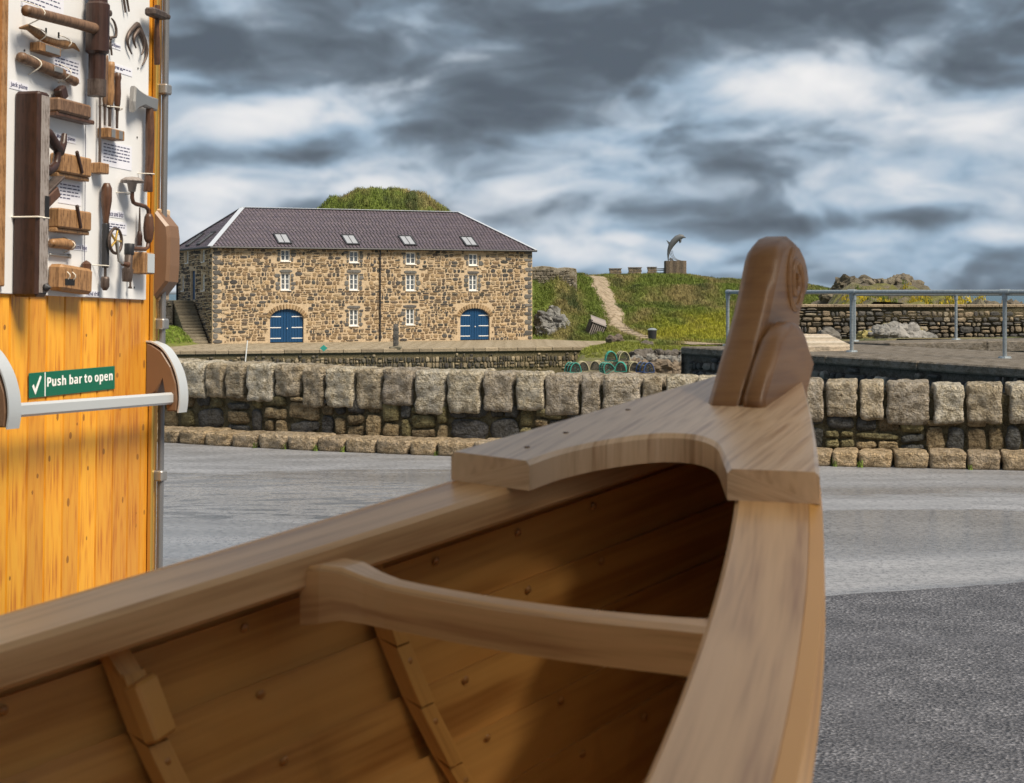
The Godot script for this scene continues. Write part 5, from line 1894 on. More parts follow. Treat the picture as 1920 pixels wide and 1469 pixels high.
func along(p: Array, t: float) -> Vector2:
	var i := mini(int(t), p.size() - 2)
	return (p[i] as Vector2).cubic_interpolate(p[i + 1], p[maxi(i - 1, 0)], p[mini(i + 2, p.size() - 1)], t - i)


func board_pine(k: int) -> Material:
	var key := "pine_%d" % (k % 4)
	if not M.has(key):
		var m: StandardMaterial3D = M.pine.duplicate()
		m.uv1_offset = Vector3(0.37 * k, 0.61 * k, 0.2 * k)
		M[key] = m
	return M[key]


func words(s: String, size: float, bold: bool) -> TextMesh:
	var t := TextMesh.new()
	var f := SystemFont.new()
	f.font_names = PackedStringArray(["Droid Sans"])
	f.font_weight = 700 if bold else 400
	t.font = f
	t.text = s
	t.font_size = 32
	t.pixel_size = size / 32.0
	t.depth = 0.001
	t.curve_step = 2.0
	t.horizontal_alignment = HORIZONTAL_ALIGNMENT_LEFT
	t.vertical_alignment = VERTICAL_ALIGNMENT_BOTTOM
	return t


# place lettering with its lower left corner at AT, scaled to the width and height given
func fit_words(o: MeshInstance3D, at: Vector3, w: float, h: float) -> void:
	var b := o.mesh.get_aabb()
	var sx := w / b.size.x
	var sy := h / b.size.y
	o.transform = Transform3D(Basis.from_scale(Vector3(sx, sy, 1.0)), at - Vector3(b.position.x * sx, b.position.y * sy, b.position.z))


# ---------- tool board and tools: x from the hinge, y from the ground, z off the boards ----------
func tool(called: String, label: String, category: String, x: float, y: float, group := "") -> Node3D:
	return thing(called, label, category, door_xf * Vector3(x, y, 0.012), group, door_xf.basis)


func bx(t: Node, called: String, m: Material, c: Vector3, s: Vector3, bev := 0.004, b := Basis.IDENTITY, col := Color(1, 1, 1)) -> MeshInstance3D:
	var mb := MB.new()
	mb.col = col
	mb.box(c, s, bev, b)
	return part(called, mb, m, t)


func tb(t: Node, called: String, m: Material, path: Array, r, sides := 10) -> MeshInstance3D:
	var mb := MB.new()
	mb.smooth = true
	mb.tube(path, r, sides)
	return part(called, mb, m, t)


func tie(t: Node, a: Vector3, b: Vector3, bulge: float) -> void:
	var p := []
	for i in 9:
		var q := i / 8.0
		p.append(a.lerp(b, q) + Vector3(0, 0, sin(q * PI) * bulge))
	tb(t, "tie", M.cord, p, 0.0022, 6)


func card(label: String, x: float, y: float, w: float, h: float, text: String, lines: int) -> void:
	var t := tool("paper_label", label, "label", x, y, "paper labels on the tool board")
	bx(t, "paper", M.paper, Vector3(0, 0, 0.0012), Vector3(w, h, 0.0012), 0.0)
	if text != "":
		var o := part("lettering", words(text, 0.03, true), M.ink, t)
		var lh := minf(0.026, h * 0.7)
		fit_words(o, Vector3(-w * 0.45, -lh * 0.5 if lines == 0 else h * 0.5 - lh - 0.006, 0.0016), w * 0.9, lh)
	for k in lines:
		var y0 := h * 0.5 - (0.04 if text != "" else 0.012) - k * (h - (0.05 if text != "" else 0.02)) / maxf(1.0, lines)
		var lx := -w * 0.44
		while lx < w * 0.4:
			var ww := minf(rng.randf_range(0.012, 0.035), w * 0.42 - lx)
			if k == lines - 1 and lx > 0.0:
				break
			if ww > 0.004:
				bx(t, "print", M.ink, Vector3(lx + ww * 0.5, y0, 0.0021), Vector3(ww, 0.0045, 0.0005), 0.0)
			lx += ww + 0.007


func plane_body(label: String, x: float, y: float, w: float, h: float, z: float, m: Material, slant := 0.5, group := "wooden planes on the board") -> Node3D:
	var t := tool("moulding_plane", label, "plane", x, y, group)
	bx(t, "body", m, Vector3(0, 0, z * 0.5), Vector3(w, h, z), 0.006)
	bx(t, "step", m, Vector3(0, -h * 0.5 - 0.008, z * 0.42), Vector3(w * 1.02, 0.016, z * 0.7), 0.003)
	bx(t, "wedge", M.dark_wood, Vector3(w * 0.06, h * 0.16, z + 0.003), Vector3(0.014, h * 1.25, 0.012), 0.003, Basis(Vector3.BACK, slant))
	return t


func build_tools() -> void:
	var bd := tool("tool_board", "white painted display board of old boatbuilding tools on the yellow door", "board", 0.7, 1.45)
	bd.position = door_xf * Vector3(0.7, 1.45, 0.0)
	bx(bd, "panel", M.white_board, Vector3(0.018, 0.775, 0.006), Vector3(1.1, 1.55, 0.012), 0.002)
	bx(bd, "batten", M.pale_beech, Vector3(-0.552, 0.8, 0.016), Vector3(0.036, 1.55, 0.03), 0.004)
	for p in [[0.1, 0.05], [0.46, 0.05], [0.47, 0.68], [0.47, 0.97], [-0.4, 0.9], [0.06, 1.1]]:
		bx(bd, "screw", M.black_iron, Vector3(p[0], p[1], 0.0135), Vector3(0.008, 0.008, 0.003), 0.002)
	# caulking mallet
	var t := tool("caulking_mallet", "big dark caulking mallet with long round handle across the top", "mallet", 0.735, 2.24)
	var hd := MB.new()
	hd.smooth = false
	hd.lathe([Vector2(0.0, 0.0), Vector2(0.036, 0.0), Vector2(0.037, 0.065)], 20, Transform3D(Basis(), Vector3(0, 0, 0.055)))
	part("band", hd, M.old_iron, t)
	var h2 := MB.new()
	h2.lathe([Vector2(0.033, 0.064), Vector2(0.034, 0.165), Vector2(0.046, 0.175), Vector2(0.047, 0.36), Vector2(0.038, 0.37), Vector2(0.037, 0.5), Vector2(0, 0.5)], 20, Transform3D(Basis(), Vector3(0, 0, 0.055)))
	part("head", h2, M.dark_wood, t)
	for y in [0.2, 0.33]:
		var rv := MB.new()
		rv.lathe([Vector2(0.014, 0), Vector2(0.012, 0.006), Vector2(0, 0.008)], 10, Transform3D(Basis(Vector3.RIGHT, PI / 2), Vector3(0.022, y, 0.094)))
		part("rivet", rv, M.old_iron, t)
	tb(t, "handle", M.beech, [Vector3(0.0, 0.262, 0.06), Vector3(-0.2, 0.252, 0.068), Vector3(-0.5, 0.234, 0.078), Vector3(-0.555, 0.231, 0.08)], [0.022, 0.021, 0.021, 0.021], 16)
	tie(t, Vector3(-0.46, 0.29, 0.0), Vector3(-0.46, 0.19, 0.0), 0.1)
	# two spokeshaves
	t = tool("spokeshave", "pale spokeshave with curved wings just under the mallet handle", "spokeshave", 0.45, 2.42, "spokeshaves")
	tb(t, "stock", M.pale_beech, [Vector3(-0.215, 0.0, 0.02), Vector3(-0.17, 0.012, 0.025), Vector3(-0.1, -0.002, 0.028), Vector3(-0.05, -0.012, 0.026), Vector3(0.04, -0.012, 0.026), Vector3(0.09, -0.008, 0.028), Vector3(0.16, 0.0, 0.022), Vector3(0.215, -0.012, 0.016)], [0.004, 0.012, 0.017, 0.014, 0.014, 0.018, 0.011, 0.003], 12)
	for x in [-0.045, 0.045]:
		bx(t, "blade_tang", M.black_iron, Vector3(x, 0.02, 0.026), Vector3(0.006, 0.022, 0.006), 0.001)
		tie(t, Vector3(x * 2.0, 0.03, 0.0), Vector3(x * 2.0, -0.035, 0.0), 0.055)
	t = tool("spokeshave", "thick brown spokeshave just above the jack plane label", "spokeshave", 0.43, 2.3, "spokeshaves")
	tb(t, "stock", M.beech, [Vector3(-0.195, 0.014, 0.024), Vector3(-0.18, 0.014, 0.024), Vector3(-0.09, 0.006, 0.024), Vector3(-0.075, 0.004, 0.028), Vector3(-0.02, 0.0, 0.03), Vector3(0.08, -0.006, 0.03), Vector3(0.1, -0.008, 0.024), Vector3(0.195, -0.018, 0.022)], [0.018, 0.02, 0.015, 0.022, 0.023, 0.023, 0.014, 0.019], 12)
	bx(t, "iron", M.steel, Vector3(0.02, 0.0, 0.054), Vector3(0.06, 0.02, 0.006), 0.002)
	for x in [-0.1, 0.11]:
		tie(t, Vector3(x, 0.04, 0.0), Vector3(x, -0.035, 0.0), 0.055)
	t = tool("sharpening_block", "small wooden block with a pale metal face between the two spokeshaves", "block", 0.41, 2.37)
	bx(t, "body", M.pale_beech, Vector3(0, 0, 0.022), Vector3(0.15, 0.034, 0.044), 0.003)
	bx(t, "face", M.steel, Vector3(0.012, 0, 0.0455), Vector3(0.1, 0.026, 0.003), 0.001)
	# smoothing plane
	t = tool("smoothing_plane", "brown smoothing plane with dark wedge beside the jack plane's top", "plane", 0.59, 2.17, "wooden planes on the board")
	bx(t, "body", M.beech, Vector3(-0.02, 0.0, 0.03), Vector3(0.24, 0.055, 0.06), 0.008)
	bx(t, "sole", M.walnut, Vector3(0.0, -0.035, 0.026), Vector3(0.28, 0.016, 0.05), 0.003)
	bx(t, "wedge", M.dark_wood, Vector3(-0.08, 0.05, 0.03), Vector3(0.05, 0.05, 0.035), 0.006, Basis(Vector3.BACK, 0.5))
	# jack plane
	t = tool("jack_plane", "long dark brown jack plane hung upright at the left edge of the board", "plane", 0.275, 1.44)
	bx(t, "body", M.dark_wood, Vector3(0, 0.375, 0.052), Vector3(0.075, 0.75, 0.104), 0.01)
	bx(t, "cheek", M.grey_wood, Vector3(0.003, 0.375, 0.1052), Vector3(0.056, 0.72, 0.002), 0.0)
	bx(t, "throat", M.tarred, Vector3(0.02, 0.33, 0.1062), Vector3(0.03, 0.08, 0.002), 0.0)
	# tote: an open handle
	var tote := MB.new()
	tote.smooth = true
	var ring := []
	for k in 21:
		var a := TAU * k / 20.0
		ring.append(Vector3(0.098 + cos(a) * 0.05, 0.535 + sin(a) * 0.062, 0.07))
	tote.tube(ring, 0.014, 10, false)
	tote.tube([Vector3(0.035, 0.61, 0.07), Vector3(0.08, 0.605, 0.07), Vector3(0.13, 0.57, 0.07), Vector3(0.17, 0.55, 0.07), Vector3(0.19, 0.585, 0.07), Vector3(0.196, 0.62, 0.07)], [0.018, 0.022, 0.022, 0.018, 0.014, 0.01], 10)
	tote.tube([Vector3(0.03, 0.475, 0.07), Vector3(0.09, 0.47, 0.07), Vector3(0.14, 0.5, 0.07)], [0.022, 0.018, 0.014], 10)
	part("tote", tote, M.dark_wood, t)
	bx(t, "wedge", M.walnut, Vector3(0.075, 0.36, 0.065), Vector3(0.15, 0.045, 0.05), 0.006, Basis(Vector3.BACK, 0.55))
	bx(t, "iron", M.old_iron, Vector3(0.1, 0.41, 0.065), Vector3(0.17, 0.01, 0.05), 0.002, Basis(Vector3.BACK, 0.55))
	var kn := MB.new()
	kn.lathe([Vector2(0.012, 0.0), Vector2(0.016, 0.012), Vector2(0.0, 0.03)], 12, Transform3D(Basis(Vector3.RIGHT, PI / 2), Vector3(0.01, 0.035, 0.105)))
	part("strike_button", kn, M.black_iron, t)
	tie(t, Vector3(-0.045, 0.29, 0.0), Vector3(0.045, 0.287, 0.0), 0.112)
	bx(t, "cord_band", M.cord, Vector3(0, 0.29, 0.053), Vector3(0.08, 0.006, 0.11), 0.002)
	# moulding planes down the left
	plane_body("pale moulding plane behind the jack plane's handle", 0.6, 1.955, 0.23, 0.075, 0.05, M.pale_beech)
	plane_body("pale moulding plane with black slanting wedge below the text card", 0.6, 1.745, 0.24, 0.075, 0.05, M.pale_beech, 0.35)
	t = tool("rounding_plane", "short rounded pale tool tied with cord above the steel pin", "plane", 0.55, 1.647)
	tb(t, "body", M.pale_beech, [Vector3(-0.075, 0, 0.02), Vector3(0.0, 0.004, 0.024), Vector3(0.06, 0.0, 0.024), Vector3(0.078, -0.003, 0.02)], [0.017, 0.021, 0.02, 0.012], 12)
	tie(t, Vector3(0.045, 0.03, 0.0), Vector3(0.045, -0.03, 0.0), 0.05)
	t = tool("steel_pin", "thin steel pin lying level above the lowest wooden block", "pin", 0.55, 1.605)
	tb(t, "shank", M.steel, [Vector3(-0.07, 0, 0.012), Vector3(0.06, 0, 0.012)], 0.005, 8)
	bx(t, "head", M.steel, Vector3(0.066, 0, 0.012), Vector3(0.012, 0.018, 0.018), 0.003)
	t = tool("plough_plane", "large pale wooden block plane tied with two cords at the bottom left", "plane", 0.595, 1.515, "wooden planes on the board")
	bx(t, "body", M.pale_beech, Vector3(0, 0, 0.032), Vector3(0.235, 0.1, 0.064), 0.012, Basis(Vector3.BACK, -0.05))
	bx(t, "mouth", M.tarred, Vector3(-0.06, -0.012, 0.0645), Vector3(0.07, 0.024, 0.002), 0.0)
	for x in [-0.085, -0.045]:
		tie(t, Vector3(x, 0.05, 0.0), Vector3(x + 0.015, -0.02, 0.03), 0.06)
	# callipers
	t = tool("callipers", "open rusty outside callipers at the top beside the mallet head", "callipers", 0.91, 2.435, "callipers")
	for s in [-1.0, 1.0]:
		var p := []
		for k in 11:
			var a := lerpf(-0.4, 1.35, k / 10.0)
			p.append(Vector3(s * cos(a) * 0.052, 0.1 + sin(a) * 0.05, 0.012))
		p.push_front(Vector3(0, 0.068, 0.012))
		p.push_front(Vector3(-s * 0.018, 0.0, 0.012))
		tb(t, "leg", M.old_iron, p, [0.004, 0.006, 0.006, 0.006, 0.006, 0.006, 0.006, 0.0055, 0.005, 0.005, 0.004, 0.004, 0.003], 8)
	bx(t, "pivot", M.old_iron, Vector3(0, 0.066, 0.014), Vector3(0.016, 0.016, 0.016), 0.004)
	t = tool("callipers", "large curved rusty callipers with a smaller pair nested inside", "callipers", 1.11, 2.42, "callipers")
	for q in [[0.085, 0.165, 0.0], [0.045, 0.1, 0.02]]:
		for s in [-1.0, 1.0]:
			var p := []
			for k in 12:
				var a := k / 11.0
				p.append(Vector3(0.03 + s * sin(a * PI * 0.82) * q[0], 0.18 - q[2] * 1.2 - a * q[1] * (1.0 if s > 0 else 0.8), 0.012 + q[2] * 0.4))
			tb(t, "leg", M.old_iron, p, [0.012, 0.011, 0.01, 0.009, 0.009, 0.008, 0.008, 0.007, 0.006, 0.005, 0.004, 0.003], 8)
	# dividers at the very top
	t = tool("dividers", "pair of steel dividers cut by the top edge above the callipers", "dividers", 1.02, 2.6)
	tb(t, "leg", M.old_iron, [Vector3(0.02, 0.03, 0.01), Vector3(-0.03, 0.2, 0.01)], [0.004, 0.008], 8)
	tb(t, "leg", M.old_iron, [Vector3(0.05, 0.04, 0.01), Vector3(-0.02, 0.2, 0.014)], [0.004, 0.008], 8)
	# hammer
	t = tool("hammer", "dark iron hammer with wooden shaft at the top right of the board", "hammer", 1.25, 2.66)
	bx(t, "head", M.old_iron, Vector3(-0.02, 0.0, 0.05), Vector3(0.12, 0.035, 0.05), 0.008)
	bx(t, "peen", M.old_iron, Vector3(0.06, 0.004, 0.05), Vector3(0.05, 0.022, 0.035), 0.006)
	tb(t, "shaft", M.walnut, [Vector3(0.0, 0.04, 0.045), Vector3(0.005, -0.05, 0.042), Vector3(0.015, -0.15, 0.038), Vector3(0.022, -0.21, 0.036)], [0.012, 0.011, 0.014, 0.012], 10)
	# chisels in their rack
	for c in [[0.885, 2.4, 0.018, "pale_beech", "pale handled chisel with thick handle in the little rack"], [0.945, 2.365, 0.015, "walnut", "dark handled slim chisel right of the pale one"], [0.845, 2.42, 0.012, "beech", "narrow brown chisel half hidden behind the mallet's end"]]:
		t = tool("chisel", c[4], "chisel", c[0], 2.12, "chisels")
		var top: float = c[1] - 2.12
		var r: float = c[2]
		var hm := MB.new()
		hm.smooth = true
		hm.tube([Vector3(0, 0.1, 0.03), Vector3(0, 0.12, 0.03), Vector3(0, 0.16, 0.03), Vector3(0, 0.21, 0.03), Vector3(0, top - 0.02, 0.03), Vector3(0, top, 0.03)], [r * 0.55, r * 0.85, r, r * 0.85, r * 1.05, r * 0.9], 12)
		part("handle", hm, M[c[3]], t)
		tb(t, "blade", M.old_iron, [Vector3(0, 0.1, 0.03), Vector3(0, 0.02, 0.03)], [r * 0.45, r * 0.35], 8)
		bx(t, "ferrule", M.old_iron, Vector3(0, 0.1, 0.03), Vector3(r * 1.2, 0.014, r * 1.2), 0.003)
	t = tool("chisel_rack", "small pine block holding the upright chisels", "rack", 0.905, 2.11)
	bx(t, "block", M.pale_beech, Vector3(0, 0, 0.026), Vector3(0.13, 0.04, 0.052), 0.003)
	for x in [-0.03, 0.03]:
		bx(t, "clip", M.steel, Vector3(x, 0, 0.0535), Vector3(0.03, 0.034, 0.003), 0.001)
	tie(t, Vector3(-0.06, 0.11, 0.0), Vector3(0.09, 0.107, 0.0), 0.062)
	# axe
	t = tool("axe", "grey steel axe with long brown haft at the right of the board", "axe", 1.2, 1.905)
	var am := MB.new()
	am.slab(PackedVector2Array([Vector2(-0.135, 0.425), Vector2(-0.145, 0.36), Vector2(-0.14, 0.315), Vector2(-0.1, 0.335), Vector2(-0.05, 0.352), Vector2(0.06, 0.345), Vector2(0.068, 0.4), Vector2(-0.03, 0.402), Vector2(-0.09, 0.412)]), 0.02, 0.05, 0.008)
	part("head", am, M.steel, t)
	tb(t, "haft", M.walnut, [Vector3(0.015, 0.35, 0.034), Vector3(0.018, 0.25, 0.034), Vector3(0.02, 0.15, 0.034), Vector3(0.012, 0.06, 0.034), Vector3(0.008, 0.0, 0.034)], [0.016, 0.019, 0.018, 0.017, 0.02], 12)
	tie(t, Vector3(-0.02, 0.075, 0.0), Vector3(0.045, 0.073, 0.0), 0.06)
	# long thin rod on its block
	t = tool("scriber", "thin upright steel rod standing in a small wooden block", "scriber", 0.827, 1.965)
	tb(t, "rod", M.old_iron, [Vector3(0, 0.02, 0.02), Vector3(-0.003, 0.3, 0.02)], [0.006, 0.004], 8)
	bx(t, "block", M.pale_beech, Vector3(0.0, 0.0, 0.022), Vector3(0.07, 0.042, 0.044), 0.003)
	# plumb line
	t = tool("plumb_line", "plumb line with pointed brown bob hanging down the middle of the board", "plumb line", 0.73, 1.48)
	tb(t, "line", M.ink, [Vector3(0, 0.11, 0.014), Vector3(-0.006, 0.77, 0.014)], 0.0016, 6)
	var pb := MB.new()
	pb.lathe([Vector2(0.0, 0.0), Vector2(0.008, 0.03), Vector2(0.019, 0.07), Vector2(0.02, 0.1), Vector2(0.012, 0.108), Vector2(0.0, 0.115)], 16, Transform3D(Basis(), Vector3(0, 0, 0.022)))
	part("bob", pb, M.walnut, t)
	# hand drill
	t = tool("hand_drill", "hand drill with brown handle and spoked gear wheel", "drill", 0.865, 1.48)
	tb(t, "handle", M.walnut, [Vector3(0.003, 0.43, 0.03), Vector3(0.003, 0.41, 0.03), Vector3(0.002, 0.36, 0.03), Vector3(0.0, 0.29, 0.03), Vector3(0, 0.265, 0.03)], [0.012, 0.021, 0.022, 0.013, 0.011], 14)
	bx(t, "frame", M.black_iron, Vector3(0.0, 0.18, 0.03), Vector3(0.028, 0.18, 0.024), 0.005)
	var gw := Node3D.new()
	gw.name = "gear_wheel"
	t.add_child(gw, true)
	var rim := MB.new()
	var circ := []
	for k in 25:
		circ.append(Vector3(0.035 + cos(TAU * k / 24.0) * 0.05, 0.2 + sin(TAU * k / 24.0) * 0.05, 0.055))
	rim.tube(circ, 0.0065, 8, false)
	part("rim", rim, M.old_iron, gw)
	for k in 5:
		var a := TAU * k / 5.0
		tb(gw, "spoke", M.brass, [Vector3(0.035, 0.2, 0.055), Vector3(0.035 + cos(a) * 0.047, 0.2 + sin(a) * 0.047, 0.055)], 0.005, 6)
	tb(t, "crank", M.steel, [Vector3(0.035, 0.2, 0.062), Vector3(0.04, 0.12, 0.068), Vector3(0.06, 0.11, 0.075)], 0.006, 8)
	tb(t, "crank_knob", M.walnut, [Vector3(0.06, 0.11, 0.07), Vector3(0.09, 0.105, 0.085)], [0.008, 0.012], 10)
	tb(t, "spindle", M.old_iron, [Vector3(0, 0.1, 0.03), Vector3(0, 0.05, 0.03)], 0.006, 8)
	tb(t, "chuck", M.old_iron, [Vector3(0, 0.055, 0.03), Vector3(0, 0.045, 0.03), Vector3(0, 0.015, 0.03), Vector3(0, 0.0, 0.03)], [0.015, 0.018, 0.018, 0.008], 8)
	tie(t, Vector3(-0.05, 0.1, 0.0), Vector3(0.03, 0.095, 0.0), 0.05)
	# brace
	t = tool("brace", "carpenter's brace with mushroom head and cranked iron bow", "brace", 1.03, 1.5)
	var mh := MB.new()
	mh.smooth = true
	mh.lathe([Vector2(0.0, 0.452), Vector2(0.03, 0.448), Vector2(0.046, 0.438), Vector2(0.048, 0.428), Vector2(0.02, 0.424), Vector2(0.014, 0.39), Vector2(0.0, 0.388)], 18, Transform3D(Basis(), Vector3(0.01, 0, 0.05)))
	part("head", mh, M.grey_wood, t)
	tb(t, "bow", M.walnut, [Vector3(0.012, 0.4, 0.05), Vector3(0.012, 0.365, 0.05), Vector3(0.022, 0.347, 0.05), Vector3(0.045, 0.342, 0.05), Vector3(0.125, 0.338, 0.05), Vector3(0.15, 0.328, 0.05), Vector3(0.158, 0.3, 0.05), Vector3(0.158, 0.19, 0.05), Vector3(0.15, 0.168, 0.05), Vector3(0.13, 0.16, 0.05), Vector3(0.05, 0.158, 0.05), Vector3(0.0, 0.157, 0.05)], 0.0085, 10)
	tb(t, "grip", M.walnut, [Vector3(0.158, 0.31, 0.05), Vector3(0.158, 0.295, 0.05), Vector3(0.158, 0.25, 0.05), Vector3(0.158, 0.205, 0.05), Vector3(0.158, 0.19, 0.05)], [0.012, 0.019, 0.023, 0.019, 0.012], 12)
	tb(t, "ratchet", M.black_iron, [Vector3(-0.005, 0.175, 0.05), Vector3(-0.008, 0.13, 0.05)], [0.021, 0.02], 12)
	tb(t, "chuck", M.old_iron, [Vector3(-0.01, 0.13, 0.05), Vector3(-0.015, 0.075, 0.05), Vector3(-0.018, 0.07, 0.05), Vector3(-0.022, 0.02, 0.05)], [0.017, 0.017, 0.024, 0.02], 10)
	tie(t, Vector3(-0.03, 0.385, 0.0), Vector3(0.05, 0.383, 0.0), 0.05)
	t = tool("drill_bit", "slim iron drill bit hanging right of the brace chuck", "drill bit", 1.09, 1.495)
	tb(t, "shank", M.old_iron, [Vector3(0, 0.145, 0.02), Vector3(0, 0.1, 0.02), Vector3(0.002, 0.01, 0.02), Vector3(0, 0.0, 0.02)], [0.009, 0.006, 0.005, 0.01], 8)
	t = tool("bradawl", "narrow bradawl hanging behind the brace's bow", "bradawl", 1.165, 1.675)
	tb(t, "blade", M.old_iron, [Vector3(0, 0.16, 0.02), Vector3(0, 0.06, 0.02)], [0.003, 0.006], 8)
	tb(t, "handle", M.dark_wood, [Vector3(0, 0.06, 0.02), Vector3(0, 0.04, 0.02), Vector3(0, 0.0, 0.02)], [0.008, 0.012, 0.011], 10)
	t = tool("oilstone_box", "small wooden box with a grey green stone at the bottom right corner", "box", 1.19, 1.602)
	bx(t, "box", M.pale_beech, Vector3(-0.01, 0, 0.03), Vector3(0.09, 0.09, 0.06), 0.004)
	bx(t, "stone", M.silver_paint, Vector3(0.0, 0, 0.0615), Vector3(0.06, 0.08, 0.004), 0.001)
	# papers
	card("Jack plane name card above the long dark plane", 0.266, 2.212, 0.125, 0.03, "Jack plane", 0)
	card("printed card under the spokeshaves, partly hidden by the mallet", 0.6, 2.33, 0.2, 0.085, "", 5)
	card("printed card at the top left behind the mallet handle", 0.42, 2.555, 0.3, 0.09, "", 4)
	card("Callipers name card between the two callipers", 0.975, 2.482, 0.09, 0.024, "Callipers", 0)
	card("small two line card under the callipers", 1.03, 2.393, 0.18, 0.032, "", 2)
	card("large printed card left of the axe haft", 1.0, 2.035, 0.25, 0.1, "", 6)
	card("Moulding planes name card behind the jack plane handle", 0.6, 2.06, 0.15, 0.028, "Moulding planes", 0)
	card("printed card between the two moulding planes", 0.635, 1.85, 0.17, 0.085, "", 5)
	card("Brace and bits name card right of the hand drill handle", 0.99, 1.795, 0.15, 0.028, "Brace and bits", 0)
	card("three line printed card under the Brace and bits card", 0.99, 1.74, 0.2, 0.05, "", 3)
	card("Plumb line name card beside the plumb string", 0.715, 1.645, 0.115, 0.024, "Plumb line", 0)
	card("Hand drill name card under the drill chuck", 0.82, 1.466, 0.11, 0.024, "Hand drill", 0)


# ---------- the skiff ----------
const TH := 0.4425
const BX := 0.4785
const BD := 2.88
const BLEN := 3.704
# half breadth amidships, depth under the sheer at the stem and amidships, of the eight plank lines
const RIBS := [0.97, 1.36, 1.75, 2.14, 2.53, 2.92, 3.31, 3.7, 4.09, 4.48, 4.87, 5.26, 5.65, 6.04, 6.43]
const SB := [0.661, 0.635, 0.60, 0.548, 0.48, 0.395, 0.27, 0.03]
const SDS := [0.0, 0.085, 0.17, 0.25, 0.33, 0.40, 0.49, 0.58]
const SDM := [0.0, 0.07, 0.13, 0.195, 0.25, 0.305, 0.38, 0.45]


func bp(u: float, v: float, drop: float) -> Vector3:
	return Vector3(BX - u * sin(TH) + v * cos(TH), EYE - drop, -(BD - u * cos(TH) - v * sin(TH)))


func sheer(u: float) -> float:
	return 0.1535 + 0.2919 * (1.0 - pow(1.0 - u / BLEN, 2.0))


func stem_u(k: int) -> float:
	return 0.24 * pow(SDS[k] / 0.58, 2.0)


func half(u: float, k: int) -> float:
	var ui := stem_u(k)
	var t := absf(1.0 - (u - ui) / (BLEN - ui))
	return SB[k] * (1.0 - pow(minf(t, 1.0), 2.0208))


func sink(u: float, k: int) -> float:
	var ui := stem_u(k)
	var t := clampf((u - ui) / (BLEN - ui), 0.0, 2.0)
	if t > 1.0:
		t = 2.0 - t
	return sheer(u) + lerpf(SDS[k], SDM[k], t)


